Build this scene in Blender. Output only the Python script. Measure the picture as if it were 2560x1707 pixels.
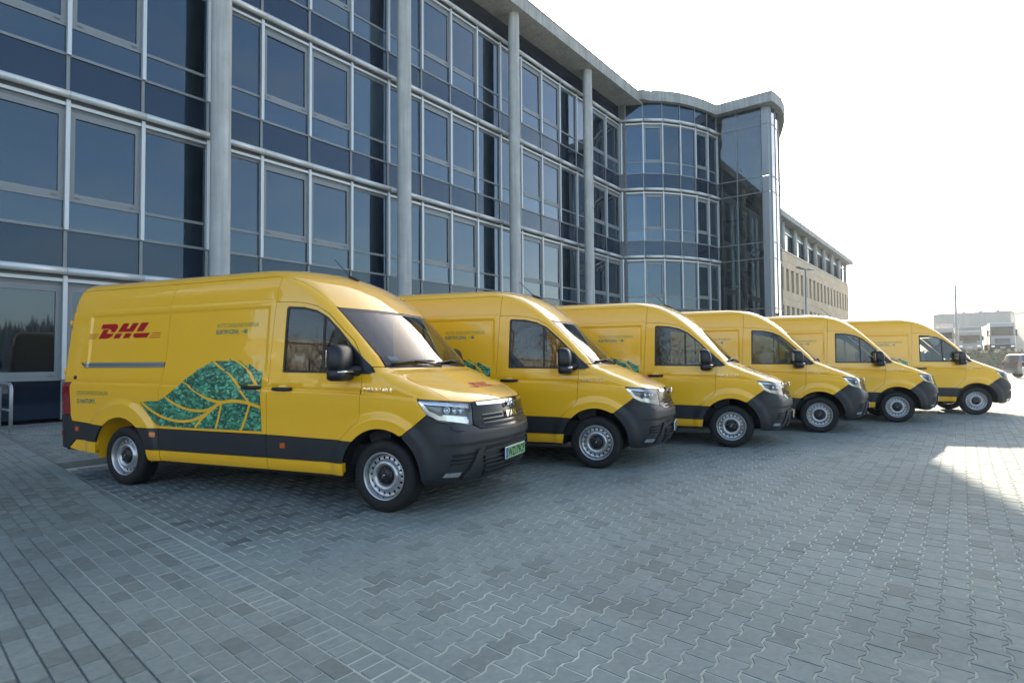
import bpy, bmesh, math, random
import numpy as np
from mathutils import Vector, Matrix
from mathutils.geometry import delaunay_2d_cdt

for o in list(bpy.data.objects):
    bpy.data.objects.remove(o)
random.seed(7)
scene = bpy.context.scene
COL = scene.collection
R = math.radians

# ------------------------------------------------------------------ camera
PHI = 0.9203548899            # direction of the office facade in the world (x right, y ahead of the camera)
CAMH = 1.431
PITCH, ROLL, FPX = 0.0331489, -0.0077547, 1479.32
cam_d = bpy.data.cameras.new('camera')
cam = bpy.data.objects.new('camera', cam_d)
COL.objects.link(cam)
cf = Vector((0, math.cos(PITCH), math.sin(PITCH)))
cu0 = Vector((0, -math.sin(PITCH), math.cos(PITCH)))
cr0 = Vector((1, 0, 0))
cr = cr0 * math.cos(ROLL) + cu0 * math.sin(ROLL)
cu = -cr0 * math.sin(ROLL) + cu0 * math.cos(ROLL)
mw = Matrix((cr, cu, -cf)).transposed().to_4x4()
mw.translation = Vector((0, 0, CAMH))
cam.matrix_world = mw
cam_d.sensor_width = 36.0
cam_d.lens = FPX / 2560 * 36.0
cam_d.clip_end = 3000
cam_d.clip_start = 0.05
scene.camera = cam

# ------------------------------------------------------------------ light
FD = Vector((math.cos(PHI), math.sin(PHI), 0))      # along the facade
FN = Vector((-math.sin(PHI), math.cos(PHI), 0))     # into the building
SUN_EL = R(20.3)
sh = (FD * 0.9618 + FN * 0.2737).normalized()
SUNV = Vector((sh.x * math.cos(SUN_EL), sh.y * math.cos(SUN_EL), math.sin(SUN_EL)))
world = bpy.data.worlds.new('World')
scene.world = world
world.use_nodes = True
nt = world.node_tree
bg = nt.nodes['Background']
sky = nt.nodes.new('ShaderNodeTexSky')
sky.sky_type = 'NISHITA'
sky.sun_disc = False
sky.sun_elevation = SUN_EL
sky.sun_rotation = math.atan2(SUNV.x, SUNV.y)
sky.altitude = 120
sky.air_density = 1.0
sky.dust_density = 2.2
sky.ozone_density = 1.0
# thin streaky cloud over the clear sky
wtc = nt.nodes.new('ShaderNodeTexCoord')
wmp = nt.nodes.new('ShaderNodeMapping'); wmp.inputs['Scale'].default_value = (1.6, 2.6, 9.0); wmp.inputs['Rotation'].default_value = (0.1, 0.15, 0.5)
nt.links.new(wtc.outputs['Generated'], wmp.inputs['Vector'])
wno = nt.nodes.new('ShaderNodeTexNoise'); wno.inputs['Scale'].default_value = 1.5; wno.inputs['Detail'].default_value = 6; wno.inputs['Roughness'].default_value = 0.55
nt.links.new(wmp.outputs[0], wno.inputs['Vector'])
wmr = nt.nodes.new('ShaderNodeMapRange'); wmr.inputs[1].default_value = 0.45; wmr.inputs[2].default_value = 0.8; wmr.inputs[3].default_value = 0.0; wmr.inputs[4].default_value = 0.55
nt.links.new(wno.outputs['Fac'], wmr.inputs[0])
wbw = nt.nodes.new('ShaderNodeRGBToBW'); nt.links.new(sky.outputs[0], wbw.inputs[0])
wsc = nt.nodes.new('ShaderNodeMath'); wsc.operation = 'MULTIPLY'; wsc.inputs[1].default_value = 1.45
nt.links.new(wbw.outputs[0], wsc.inputs[0])
wmx = nt.nodes.new('ShaderNodeMix'); wmx.data_type = 'RGBA'
nt.links.new(wmr.outputs[0], wmx.inputs[0]); nt.links.new(sky.outputs[0], wmx.inputs[6]); nt.links.new(wsc.outputs[0], wmx.inputs[7])
nt.links.new(wmx.outputs[2], bg.inputs[0])
bg.inputs[1].default_value = 0.08
sun_d = bpy.data.lights.new('sun', 'SUN')
sun_d.energy = 3.3
sun_d.angle = R(0.53)
sun_d.color = (1.0, 0.88, 0.70)
sun = bpy.data.objects.new('sun', sun_d)
COL.objects.link(sun)
sun.location = (30, 80, 60)
sun.rotation_euler = SUNV.to_track_quat('Z', 'Y').to_euler()

scene.view_settings.view_transform = 'Standard'
scene.view_settings.look = 'None'
scene.view_settings.gamma = 1
scene.view_settings.use_curve_mapping = False
scene.view_settings.exposure = 2.5
cy = scene.cycles
cy.use_denoising = True
cy.max_bounces = 8
cy.glossy_bounces = 5
cy.transparent_max_bounces = 10
cy.transmission_bounces = 4
cy.diffuse_bounces = 3
cy.caustics_reflective = False
cy.caustics_refractive = False
cy.sample_clamp_indirect = 6

# ------------------------------------------------------------------ helpers
def W(m, o, z=0.0):
    """facade coordinates (along, towards the building, up) -> world"""
    v = FD * m + FN * o
    return Vector((v.x, v.y, z))

def tag(o, label=None, cat=None, group=None, kind=None):
    if label: o['label'] = label
    if cat: o['category'] = cat
    if group: o['group'] = group
    if kind: o['kind'] = kind
    return o

def empty(name, loc=(0, 0, 0), rz=0.0, parent=None):
    o = bpy.data.objects.new(name, None)
    o.empty_display_size = 0.3
    COL.objects.link(o)
    o.location = loc
    o.rotation_euler = (0, 0, rz)
    if parent: o.parent = parent
    return o

def link(name, me, parent=None, mat=None):
    o = bpy.data.objects.new(name, me)
    COL.objects.link(o)
    if mat is not None:
        me.materials.clear()
        for m_ in (mat if isinstance(mat, (list, tuple)) else [mat]):
            me.materials.append(m_)
    if parent: o.parent = parent
    return o

def mesh(name, V, F, mat=None, parent=None, smooth=False, mi=None):
    me = bpy.data.meshes.new(name)
    me.from_pydata([tuple(v) for v in V], [], [tuple(f) for f in F])
    if smooth:
        me.polygons.foreach_set('use_smooth', [True] * len(me.polygons))
    if mi is not None:
        me.polygons.foreach_set('material_index', mi)
    me.update()
    return link(name, me, parent, mat)

class MB:
    """collects simple solids into one mesh"""
    def __init__(s): s.V = []; s.F = []; s.S = []
    def add(s, V, F, smooth=False):
        n = len(s.V)
        s.V += [tuple(v) for v in V]
        s.F += [tuple(i + n for i in f) for f in F]
        s.S += [smooth] * len(F)
        return s
    def box(s, x0, x1, y0, y1, z0, z1, T=None):
        V = [(x, y, z) for z in (z0, z1) for y in (y0, y1) for x in (x0, x1)]
        if T is not None: V = [T @ Vector(v) for v in V]
        return s.add(V, [(0, 2, 3, 1), (4, 5, 7, 6), (0, 1, 5, 4), (2, 6, 7, 3), (0, 4, 6, 2), (1, 3, 7, 5)])
    def cbox(s, x0, x1, y0, y1, z0, z1, c=0.01, T=None):
        """box with chamfered edges"""
        bm = bmesh.new()
        bmesh.ops.create_cube(bm, size=1)
        for v in bm.verts:
            v.co = Vector(((x0 + x1) / 2 + v.co.x * (x1 - x0), (y0 + y1) / 2 + v.co.y * (y1 - y0), (z0 + z1) / 2 + v.co.z * (z1 - z0)))
        bmesh.ops.bevel(bm, geom=bm.edges[:], offset=c, segments=2, affect='EDGES', profile=0.6)
        if T is not None: bm.transform(T)
        bm.verts.index_update()
        V = [v.co.copy() for v in bm.verts]; F = [[v.index for v in f.verts] for f in bm.faces]
        bm.free()
        return s.add(V, F)
    def tube(s, pts, r, n=10, caps=True, closed=False):
        pts = [Vector(p) for p in pts]
        rr = r if isinstance(r, (list, tuple)) else [r] * len(pts)
        V = []; F = []
        ref = None
        for i, p in enumerate(pts):
            a = pts[i - 1] if (i > 0 or closed) else p
            b = pts[(i + 1) % len(pts)] if (i < len(pts) - 1 or closed) else p
            t = (b - a).normalized()
            if ref is None:
                ref = Vector((0, 0, 1)) if abs(t.z) < 0.9 else Vector((1, 0, 0))
            u = (ref - t * ref.dot(t)).normalized()
            ref = u
            w = t.cross(u)
            for k in range(n):
                a_ = 2 * math.pi * k / n
                V.append(p + (u * math.cos(a_) + w * math.sin(a_)) * rr[i])
        m = len(pts)
        for i in range(m if closed else m - 1):
            j = (i + 1) % m
            for k in range(n):
                F.append((i * n + k, i * n + (k + 1) % n, j * n + (k + 1) % n, j * n + k))
        s.add(V, F, True)
        if caps and not closed:
            c0 = len(s.V) - m * n
            s.F.append(tuple(c0 + k for k in reversed(range(n)))); s.S.append(False)
            s.F.append(tuple(c0 + (m - 1) * n + k for k in range(n))); s.S.append(False)
        return s
    def prism(s, poly, z0, z1):
        n = len(poly)
        V = [(x, y, z0) for x, y in poly] + [(x, y, z1) for x, y in poly]
        F = [tuple(reversed(range(n))), tuple(range(n, 2 * n))] + [(i, (i + 1) % n, n + (i + 1) % n, n + i) for i in range(n)]
        return s.add(V, F)
    def lathe(s, prof, axis='y', n=48, closed=False, c=(0, 0, 0)):
        """prof: (radius, offset along the axis)"""
        V = []; F = []
        for r, h in prof:
            for k in range(n):
                a = 2 * math.pi * k / n
                p = (r * math.cos(a), h, r * math.sin(a)) if axis == 'y' else (r * math.cos(a), r * math.sin(a), h)
                V.append((p[0] + c[0], p[1] + c[1], p[2] + c[2]))
        m = len(prof)
        for i in range(m if closed else m - 1):
            j = (i + 1) % m
            for k in range(n):
                F.append((i * n + k, i * n + (k + 1) % n, j * n + (k + 1) % n, j * n + k))
        return s.add(V, F, True)
    def build(s, name, mat=None, parent=None):
        me = bpy.data.meshes.new(name)
        me.from_pydata(s.V, [], s.F)
        me.polygons.foreach_set('use_smooth', s.S)
        me.update()
        return link(name, me, parent, mat)

def fix_normals(o):
    bm = bmesh.new(); bm.from_mesh(o.data)
    bmesh.ops.recalc_face_normals(bm, faces=bm.faces)
    bm.to_mesh(o.data); bm.free()
    return o

# ------------------------------------------------------------------ materials
MATS = {}
def mat(name, col=(0.5, 0.5, 0.5), rough=0.5, metal=0.0, ior=1.45, coat=0.0, coat_rough=0.03, spec=None,
        var=0.0, vscale=8.0, bump=0.0, bscale=60.0, rvar=0.0, emit=None, aniso=None, dirt=None):
    """principled surface with optional noise variation of colour and roughness and fine bump"""
    m = bpy.data.materials.new(name)
    m.use_nodes = True
    n = m.node_tree.nodes; l = m.node_tree.links
    b = n['Principled BSDF']
    b.inputs['Base Color'].default_value = (*col, 1)
    b.inputs['Roughness'].default_value = rough
    b.inputs['Metallic'].default_value = metal
    b.inputs['IOR'].default_value = ior
    b.inputs['Coat Weight'].default_value = coat
    b.inputs['Coat Roughness'].default_value = coat_rough
    if spec is not None: b.inputs['Specular IOR Level'].default_value = spec
    if emit is not None:
        b.inputs['Emission Color'].default_value = (*emit[0], 1)
        b.inputs['Emission Strength'].default_value = emit[1]
    if var or bump or rvar:
        tc = n.new('ShaderNodeTexCoord')
        no = n.new('ShaderNodeTexNoise'); no.inputs['Scale'].default_value = vscale
        no.inputs['Detail'].default_value = 6; no.inputs['Roughness'].default_value = 0.6
        l.new(tc.outputs['Object'], no.inputs['Vector'])
        if var:
            mp = n.new('ShaderNodeMapRange')
            mp.inputs[1].default_value = 0.3; mp.inputs[2].default_value = 0.7
            mp.inputs[3].default_value = 1 - var; mp.inputs[4].default_value = 1 + var
            l.new(no.outputs['Fac'], mp.inputs[0])
            mx = n.new('ShaderNodeVectorMath'); mx.operation = 'SCALE'
            mx.inputs[0].default_value = col
            l.new(mp.outputs[0], mx.inputs['Scale'])
            l.new(mx.outputs[0], b.inputs['Base Color'])
        if rvar:
            mr = n.new('ShaderNodeMapRange')
            mr.inputs[3].default_value = max(0, rough - rvar); mr.inputs[4].default_value = min(1, rough + rvar)
            l.new(no.outputs['Fac'], mr.inputs[0]); l.new(mr.outputs[0], b.inputs['Roughness'])
        if bump:
            nb = n.new('ShaderNodeTexNoise'); nb.inputs['Scale'].default_value = bscale; nb.inputs['Detail'].default_value = 4
            l.new(tc.outputs['Object'], nb.inputs['Vector'])
            bp = n.new('ShaderNodeBump'); bp.inputs['Strength'].default_value = bump; bp.inputs['Distance'].default_value = 0.01
            l.new(nb.outputs['Fac'], bp.inputs['Height']); l.new(bp.outputs[0], b.inputs['Normal'])
    MATS[name] = m
    return m

def glass_mat(name, tint, trans, ior=1.5, rough=0.0, base=(0.01, 0.012, 0.015)):
    """window glass: a Fresnel reflection over a tinted see-through layer"""
    m = bpy.data.materials.new(name); m.use_nodes = True
    n = m.node_tree.nodes; l = m.node_tree.links
    n.remove(n['Principled BSDF'])
    out = n['Material Output']
    tr = n.new('ShaderNodeBsdfTransparent'); tr.inputs[0].default_value = (*tint, 1)
    df = n.new('ShaderNodeBsdfDiffuse'); df.inputs[0].default_value = (*base, 1)
    mx0 = n.new('ShaderNodeMixShader'); mx0.inputs[0].default_value = trans
    l.new(df.outputs[0], mx0.inputs[1]); l.new(tr.outputs[0], mx0.inputs[2])
    gl = n.new('ShaderNodeBsdfGlossy'); gl.inputs['Roughness'].default_value = rough
    gl.inputs[0].default_value = (1, 1, 1, 1)
    fr = n.new('ShaderNodeFresnel'); fr.inputs[0].default_value = ior
    # a pane facing away still reflects like its front
    mx = n.new('ShaderNodeMixShader')
    l.new(fr.outputs[0], mx.inputs[0]); l.new(mx0.outputs[0], mx.inputs[1]); l.new(gl.outputs[0], mx.inputs[2])
    l.new(mx.outputs[0], out.inputs[0])
    MATS[name] = m
    return m
# ------------------------------------------------------------------ setting materials
def pane_mat(name, col, ior, var):
    m = mat(name, col, 0.02, ior=ior, var=0)
    n = m.node_tree.nodes; l = m.node_tree.links; b = n['Principled BSDF']
    oi = n.new('ShaderNodeObjectInfo')
    mp = n.new('ShaderNodeMapRange'); mp.inputs[3].default_value = 1 - var; mp.inputs[4].default_value = 1 + var
    l.new(oi.outputs['Random'], mp.inputs[0])
    mx = n.new('ShaderNodeVectorMath'); mx.operation = 'SCALE'; mx.inputs[0].default_value = col
    l.new(mp.outputs[0], mx.inputs['Scale']); l.new(mx.outputs[0], b.inputs['Base Color'])
    b.inputs['Specular Tint'].default_value = (0.62, 0.82, 1.0, 1)
    # panes are never quite flat: a very weak long-wave bump bends the reflections
    tc = n.new('ShaderNodeTexCoord')
    ge = n.new('ShaderNodeNewGeometry')
    no = n.new('ShaderNodeTexNoise'); no.inputs['Scale'].default_value = 0.55; no.inputs['Detail'].default_value = 1
    l.new(ge.outputs['Position'], no.inputs['Vector'])
    bp = n.new('ShaderNodeBump'); bp.inputs['Strength'].default_value = 0.5; bp.inputs['Distance'].default_value = 0.02
    l.new(no.outputs['Fac'], bp.inputs['Height']); l.new(bp.outputs[0], b.inputs['Normal'])
    return m
M_VIS = pane_mat('vision_glass', (0.006, 0.011, 0.017), 2.0, 0.5)
M_LOW = pane_mat('lower_glass', (0.012, 0.021, 0.03), 2.0, 0.5)
M_VIS2 = pane_mat('vision_glass_blind', (0.020, 0.032, 0.042), 2.0, 0.4)
M_LOW2 = pane_mat('lower_glass_pale', (0.034, 0.052, 0.066), 2.0, 0.4)
M_SPAN = pane_mat('spandrel_glass', (0.012, 0.018, 0.032), 1.65, 0.2)
M_ALU = mat('brushed_aluminium', (0.58, 0.61, 0.62), 0.38, 0.25, var=0.06, vscale=3)
M_ALU_D = mat('grey_frame', (0.22, 0.24, 0.25), 0.45, 0.2, var=0.06, vscale=3)
M_SILVER = mat('silver_tube', (0.66, 0.69, 0.70), 0.36, 0.2, var=0.05, vscale=2)
M_CONC = mat('column_concrete', (0.47, 0.485, 0.475), 0.85, var=0.13, vscale=1.6, bump=0.25, bscale=40)
M_CONC2 = mat('canopy_concrete', (0.36, 0.37, 0.36), 0.9, var=0.18, vscale=1.3, bump=0.25, bscale=25)
def streaks(m):
    n = m.node_tree.nodes; l = m.node_tree.links; b = n['Principled BSDF']
    src = b.inputs['Base Color'].links[0].from_socket
    tc = n.new('ShaderNodeTexCoord'); mp = n.new('ShaderNodeMapping'); mp.inputs['Scale'].default_value = (7, 7, .22)
    l.new(tc.outputs['Object'], mp.inputs['Vector'])
    no = n.new('ShaderNodeTexNoise'); no.inputs['Scale'].default_value = 1.0; no.inputs['Detail'].default_value = 4
    l.new(mp.outputs[0], no.inputs['Vector'])
    mr = n.new('ShaderNodeMapRange'); mr.inputs[1].default_value = .35; mr.inputs[2].default_value = .65; mr.inputs[3].default_value = .78; mr.inputs[4].default_value = 1.08
    l.new(no.outputs['Fac'], mr.inputs[0])
    sc = n.new('ShaderNodeVectorMath'); sc.operation = 'SCALE'; l.new(src, sc.inputs[0]); l.new(mr.outputs[0], sc.inputs['Scale'])
    l.new(sc.outputs[0], b.inputs['Base Color'])
streaks(M_CONC); streaks(M_CONC2)
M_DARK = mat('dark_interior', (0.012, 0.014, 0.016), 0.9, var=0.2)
M_PANEL = mat('metal_cladding', (0.26, 0.28, 0.29), 0.42, 0.45, var=0.05, vscale=1)
M_SILL = mat('plinth_metal', (0.16, 0.17, 0.18), 0.5, 0.4, var=0.1)

OFF = 16.46
RAILZ = [3.57, 7.67, 11.78, 16.02]
MULL = [-5.4, -3.7, -2.05, -0.4, 1.27, 2.94, 4.571, 6.157, 7.779, 9.356, 10.974, 12.599, 14.231, 15.913, 17.542, 19.184, 20.806,
        22.385, 24.116, 25.80, 27.498, 29.17, 30.833, 32.60]
# sash = opening windows with a thick frame, by bay
SASH = {m: False for m in range(len(MULL) - 1)}
for i in range(len(MULL) - 1):
    SASH[i] = ((i - 5) % 4) in (0, 1)

UNIT = bpy.data.meshes.new('pane_unit')
UNIT.from_pydata([(x, y, z) for z in (0, 1) for y in (0, 1) for x in (0, 1)], [],
                 [(0, 2, 3, 1), (4, 5, 7, 6), (0, 1, 5, 4), (2, 6, 7, 3), (0, 4, 6, 2), (1, 3, 7, 5)])
UNITS = {}
def bar(name, parent, m_, p0, p1, z0, z1, depth, out=0.0, tilt=0.0):
    """upright slab between two plan points; its outer face stands `out` proud of the line p0-p1 (outside is to the right of p0->p1)"""
    key = (name, m_.name)
    if key not in UNITS:
        me = UNIT.copy(); me.name = name; me.materials.append(m_); UNITS[key] = me
    o = bpy.data.objects.new(name, UNITS[key]); COL.objects.link(o); o.parent = parent
    d = Vector((p1[0] - p0[0], p1[1] - p0[1], 0)); L = d.length; d.normalize()
    nr = Vector((d.y, -d.x, 0))
    loc = Vector((p0[0], p0[1], z0)) + nr * out
    o.location = loc
    o.rotation_euler = (tilt, 0, math.atan2(d.y, d.x))
    o.scale = (L, depth, z1 - z0)
    return o

def lerp2(a, b, t): return (a[0] + (b[0] - a[0]) * t, a[1] + (b[1] - a[1]) * t)

def curtain_bay(P, a, b, floor, sash, gap=0.03):
    """one bay of one storey of curtain wall between plan points a and b (right of a->b is outside)"""
    z0 = 0.12 if floor == 0 else RAILZ[floor - 1]
    z1 = RAILZ[floor]
    L = math.dist(a, b)
    g = gap / L
    A, B = lerp2(a, b, g), lerp2(a, b, 1 - g)
    zs = z0 + 0.99
    zl = z0 + (0.99 if floor == 0 else 1.68)
    rt = lambda: random.uniform(-0.006, 0.006)
    bar('spandrel_pane', P, M_SPAN, A, B, z0 + 0.09, zs - 0.035, 0.03, 0.0, rt())
    if floor:
        bar('lower_pane', P, random.choice((M_LOW, M_LOW, M_LOW2)), A, B, zs + 0.03, zl - 0.045, 0.03, 0.002, rt())
        bar('transom', P, M_ALU_D, a, b, zs - 0.035, zs + 0.03, 0.06, 0.035)
    ztop = z1 - 0.34
    if sash:
        f = 0.13 / L
        C, D = lerp2(a, b, f + g), lerp2(a, b, 1 - f - g)
        sw = empty('sash_window', (0, 0, 0), 0, P)
        bar('pane', sw, M_VIS, C, D, zl + 0.16, ztop - 0.13, 0.03, -0.012, rt())
        bar('frame_bar', sw, M_ALU_D, A, B, zl - 0.04, zl + 0.16, 0.09, 0.03)
        bar('frame_bar', sw, M_ALU_D, A, B, ztop - 0.13, ztop, 0.09, 0.03)
        bar('frame_bar', sw, M_ALU_D, A, C, zl + 0.16, ztop - 0.13, 0.09, 0.03)
        bar('frame_bar', sw, M_ALU_D, D, B, zl + 0.16, ztop - 0.13, 0.09, 0.03)
        # two small hinge covers on the bottom frame
        for t in (0.14, 0.86):
            p, q = lerp2(a, b, t - 0.035), lerp2(a, b, t + 0.035)
            bar('hinge_cover', sw, M_SILL, p, q, zl + 0.05, zl + 0.085, 0.03, 0.045)
    else:
        bar('vision_pane', P, random.choice((M_VIS, M_VIS, M_VIS, M_VIS2)), A, B, zl + 0.03, ztop, 0.03, 0.0, rt())
        bar('transom', P, M_ALU_D, a, b, zl - 0.045, zl + 0.03, 0.06, 0.03)
    # head profile under the rail
    bar('head_profile', P, M_ALU, a, b, z1 - 0.24, z1 - 0.165, 0.14, 0.085)
    bar('head_profile', P, M_SILL, a, b, z1 - 0.34, z1 - 0.24, 0.10, 0.022)
    bar('head_profile', P, M_SILL, a, b, z1 - 0.16, z1 + 0.09, 0.10, 0.020)

def mullion(P, p, d, floors, w=0.085):
    """bright cap over the windows, slimmer joint over the spandrel"""
    d = Vector((d[0], d[1], 0)).normalized()
    for f in floors:
        z0 = 0.12 if f == 0 else RAILZ[f - 1]
        z1 = RAILZ[f]
        a = (p[0] - d.x * w / 2, p[1] - d.y * w / 2); b = (p[0] + d.x * w / 2, p[1] + d.y * w / 2)
        bar('mullion', P, M_ALU, a, b, z0 + 0.97, z1 - 0.10, 0.17, 0.11)
        a = (p[0] - d.x * w * 0.42, p[1] - d.y * w * 0.42); b = (p[0] + d.x * w * 0.42, p[1] + d.y * w * 0.42)
        bar('mullion_joint', P, M_ALU_D, a, b, z0 + 0.06, z0 + 0.97, 0.1, 0.04)

# ------------------------------------------------------------------ office building
OB = empty('office_building', W(13.5, OFF, 0), PHI)
tag(OB, 'long four storey glass office building with slim concrete columns behind the vans', 'building')
OX, OY = 13.5, OFF
def L2(m, o): return (m - OX, o - OY)
for i in range(len(MULL) - 1):
    a, b = L2(MULL[i], OFF), L2(MULL[i + 1], OFF)
    for f in range(4):

        curtain_bay(OB, a, b, f, SASH[i])
for i, m_ in enumerate(MULL):
    mullion(OB, L2(m_, OFF), (1, 0), range(4))
mb = MB(); mb.box(-5.4 - OX, 32.6 - OX, -0.06, 0.3, 0.0, 0.12); mb.build('plinth', M_SILL, OB)
for z in RAILZ:
    # round rail, one length per bay so that its joints show
    for i in range(len(MULL) - 1):
        if MULL[i] < 1: continue
        x0, x1 = MULL[i] - OX + 0.004, MULL[i + 1] - OX - 0.004
        MB().tube([(x0, -0.17, z), (x1, -0.17, z)], 0.088, 12).build('rail', M_SILVER, OB)
mb = MB(); mb.box(-5.4 - OX, 32.6 - OX, 0.0, 0.1, 16.1, 17.02); mb.build('top_spandrel', M_SPAN, OB)
# the mass of the building behind the glass
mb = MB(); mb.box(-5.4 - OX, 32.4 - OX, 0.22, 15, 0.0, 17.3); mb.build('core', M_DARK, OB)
# columns
colprof = [(0.25, 0.0), (0.25, 17.03)]
cmesh = None
for k in range(-1, 4):
    m_ = 7.79 + 6.575 * k
    if cmesh is None:
        mbc = MB().lathe([(0.0, 0.0)] + [(0.252, z) for z in np.linspace(0, 17.04, 18)], 'z', 40)
        co = mbc.build('column', M_CONC, OB); cmesh = co.data
    else:
        co = link('column', cmesh, OB)
    co.location = (m_ - OX, -0.75, 0)
# canopy slab with a drip edge and a thin metal capping
mb = MB(); mb.prism([(-6.5 - OX, -1.3), (34.75 - OX, -1.3), (34.75 - OX, 1.4), (34.2 - OX, 1.4), (34.2 - OX, 12), (-6.5 - OX, 12)], 17.02, 17.6)
mb.build('canopy', M_CONC2, OB)
mb = MB(); mb.box(-6.5 - OX, 34.78 - OX, -1.33, -1.18, 17.6, 17.64); mb.box(34.64 - OX, 34.78 - OX, -1.18, 1.4, 17.6, 17.64)
mb.build('capping', M_ALU_D, OB)
# bent steel ventilation pipe on the roof
pp = [(36.2 - OX, 3.2, 17.6), (36.2 - OX, 3.2, 19.2)] + [(36.2 - OX + 0.7 - 0.7 * math.cos(t), 3.2, 19.2 + 0.7 * math.sin(t)) for t in np.linspace(0.2, 2.6, 9)]
MB().tube(pp, 0.3, 14).build('roof_pipe', M_SILVER, OB)

# ------------------------------------------------------------------ round bay and stair tower
ST = empty('stair_tower', W(38.4, 12.4, 0), PHI)
tag(ST, 'round glass bay with wavy parapet and glazed stair tower at building end', 'building')
def T2(m, o): return (m - 38.4, o - 12.4)
M_TOW = glass_mat('stair_glass', (0.62, 0.70, 0.72), 0.9, 1.75, 0.0, (0.05, 0.06, 0.065))
BAY = [(32.66, 16.30), (33.28, 15.18), (34.05, 14.27), (35.05, 13.55), (36.13, 13.00), (37.25, 12.62), (38.40, 12.40)]
bsash = {1, 4}
for i in range(len(BAY) - 1):
    a, b = T2(*BAY[i]), T2(*BAY[i + 1])
    for f in range(1, 4):
        curtain_bay(ST, a, b, f, i in bsash)
    bar('spandrel_pane', ST, M_SPAN, a, b, 0.1, 3.45, 0.03, 0.0)
    bar('lower_pane', ST, M_LOW, lerp2(a, b, .02), lerp2(a, b, .98), 16.12, 17.14, 0.03, 0.0, random.uniform(-.003, .003))
    for z in RAILZ:
        d = Vector((b[0] - a[0], b[1] - a[1], 0)).normalized(); nr = Vector((d.y, -d.x, 0)) * 0.17
        MB().tube([(a[0] + nr.x, a[1] + nr.y, z), (b[0] + nr.x, b[1] + nr.y, z)], 0.088, 12).build('rail', M_SILVER, ST)
for i, p in enumerate(BAY):
    q0, q1 = BAY[max(0, i - 1)], BAY[min(len(BAY) - 1, i + 1)]
    d = (q1[0] - q0[0], q1[1] - q0[1])
    mullion(ST, T2(*p), d, range(1, 4), 0.075)
    u = Vector((d[0], d[1], 0)).normalized() * 0.03
    bar('mullion', ST, M_ALU_D, (T2(*p)[0] - u.x, T2(*p)[1] - u.y), (T2(*p)[0] + u.x, T2(*p)[1] + u.y), 16.1, 17.14, .08, .04)
# corner post where bay meets the facade
mb = MB(); mb.box(32.62 - 38.4, 32.9 - 38.4, 16.05 - 12.4, 16.5 - 12.4, 0, 17.14); mb.build('corner_post', M_PANEL, ST)
# stair tower faces
TZ = [0.1, 3.57, 4.56, 7.67, 8.66, 11.78, 12.77, 16.02, 17.14]
TF = [(38.40, 12.40), (38.40, 11.1), (38.40, 9.62)]
TC = [(38.40, 9.22), (38.62, 9.10), (39.35, 9.03), (40.3, 9.07), (41.5, 9.28), (43.0, 9.72), (44.8, 10.35), (46.6, 11.1)]
def tower_face(pts, mt, joint=0.05, cols=True):
    for i in range(len(pts) - 1):
        a, b = T2(*pts[i]), T2(*pts[i + 1])
        for k in range(len(TZ) - 1):
            bar('pane', ST, mt, lerp2(a, b, .012), lerp2(a, b, .988), TZ[k] + .025, TZ[k + 1] - .025, 0.02, 0.0, random.uniform(-.003, .003))
            bar('transom', ST, M_ALU_D, a, b, TZ[k] - .025, TZ[k] + .025, 0.06, 0.02)
        d = Vector((b[0] - a[0], b[1] - a[1], 0)).normalized() * joint / 2
        bar('mullion', ST, M_ALU_D, (a[0] - d.x, a[1] - d.y), (a[0] + d.x, a[1] + d.y), 0.1, 17.14, 0.12, 0.035)
tower_face(TF, M_TOW)
M_CURV = pane_mat('curved_glass', (0.03, 0.04, 0.05), 3.2, 0.3)
M_CURV.node_tree.nodes['Principled BSDF'].inputs['Specular Tint'].default_value = (.95, .98, 1, 1)
tower_face(TC[1:], M_CURV)
for k in range(len(TZ) - 1):
    bar('cladding_panel', ST, M_PANEL, T2(38.40, 9.60), T2(38.40, 9.22), TZ[k] + .012, TZ[k + 1] - .012, 0.05, 0.02)
    bar('cladding_panel', ST, M_PANEL, T2(38.40, 9.22), T2(38.62, 9.10), TZ[k] + .012, TZ[k + 1] - .012, 0.05, 0.0)
# inside: core wall, landings, flights and balustrades seen through the glass
M_STAIR = mat('stair_steel', (0.14, 0.15, 0.155), 0.6, 0.2, var=0.1)
mb = MB(); mb.prism([T2(40.1, 10.0), T2(46.3, 11.9), T2(46.3, 16.3), T2(39.6, 16.3), T2(39.6, 12.6), T2(40.1, 12.6)], 0, 17.14); mb.build('core', mat('core_wall', (0.30, 0.31, 0.30), 0.9, var=0.2, vscale=1), ST)
for k, z in enumerate([2.05, 4.1, 6.1, 8.15, 10.2, 12.2]):
    mb = MB(); mb.box(0.15, 1.6, -2.9 if k % 2 else -1.2, -1.9 if k % 2 else -0.2, z, z + 0.16); mb.build('landing', M_STAIR, ST)
    y0, y1 = (-2.0, -1.1) if k % 2 else (-1.1, -2.0)
    mb = MB()
    for s_ in range(8):
        t0, t1 = s_ / 8, (s_ + 1) / 8
        mb.box(0.4, 1.35, min(y0 + (y1 - y0) * t0, y0 + (y1 - y0) * t1), max(y0 + (y1 - y0) * t0, y0 + (y1 - y0) * t1), z + t0 * 2.0, z + t0 * 2.0 + 0.2)
    mb.build('stair_flight', M_STAIR, ST)
    mb = MB()
    for t in np.linspace(0, 1, 7):
        mb.tube([(0.3, y0 + (y1 - y0) * t, z + t * 2.0), (0.3, y0 + (y1 - y0) * t, z + t * 2.0 + 1.0)], 0.02, 6)
    mb.tube([(0.3, y0, z + 1.0), (0.3, y1, z + 3.0)], 0.03, 6)
    mb.build('balustrade', M_ALU_D, ST)
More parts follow.
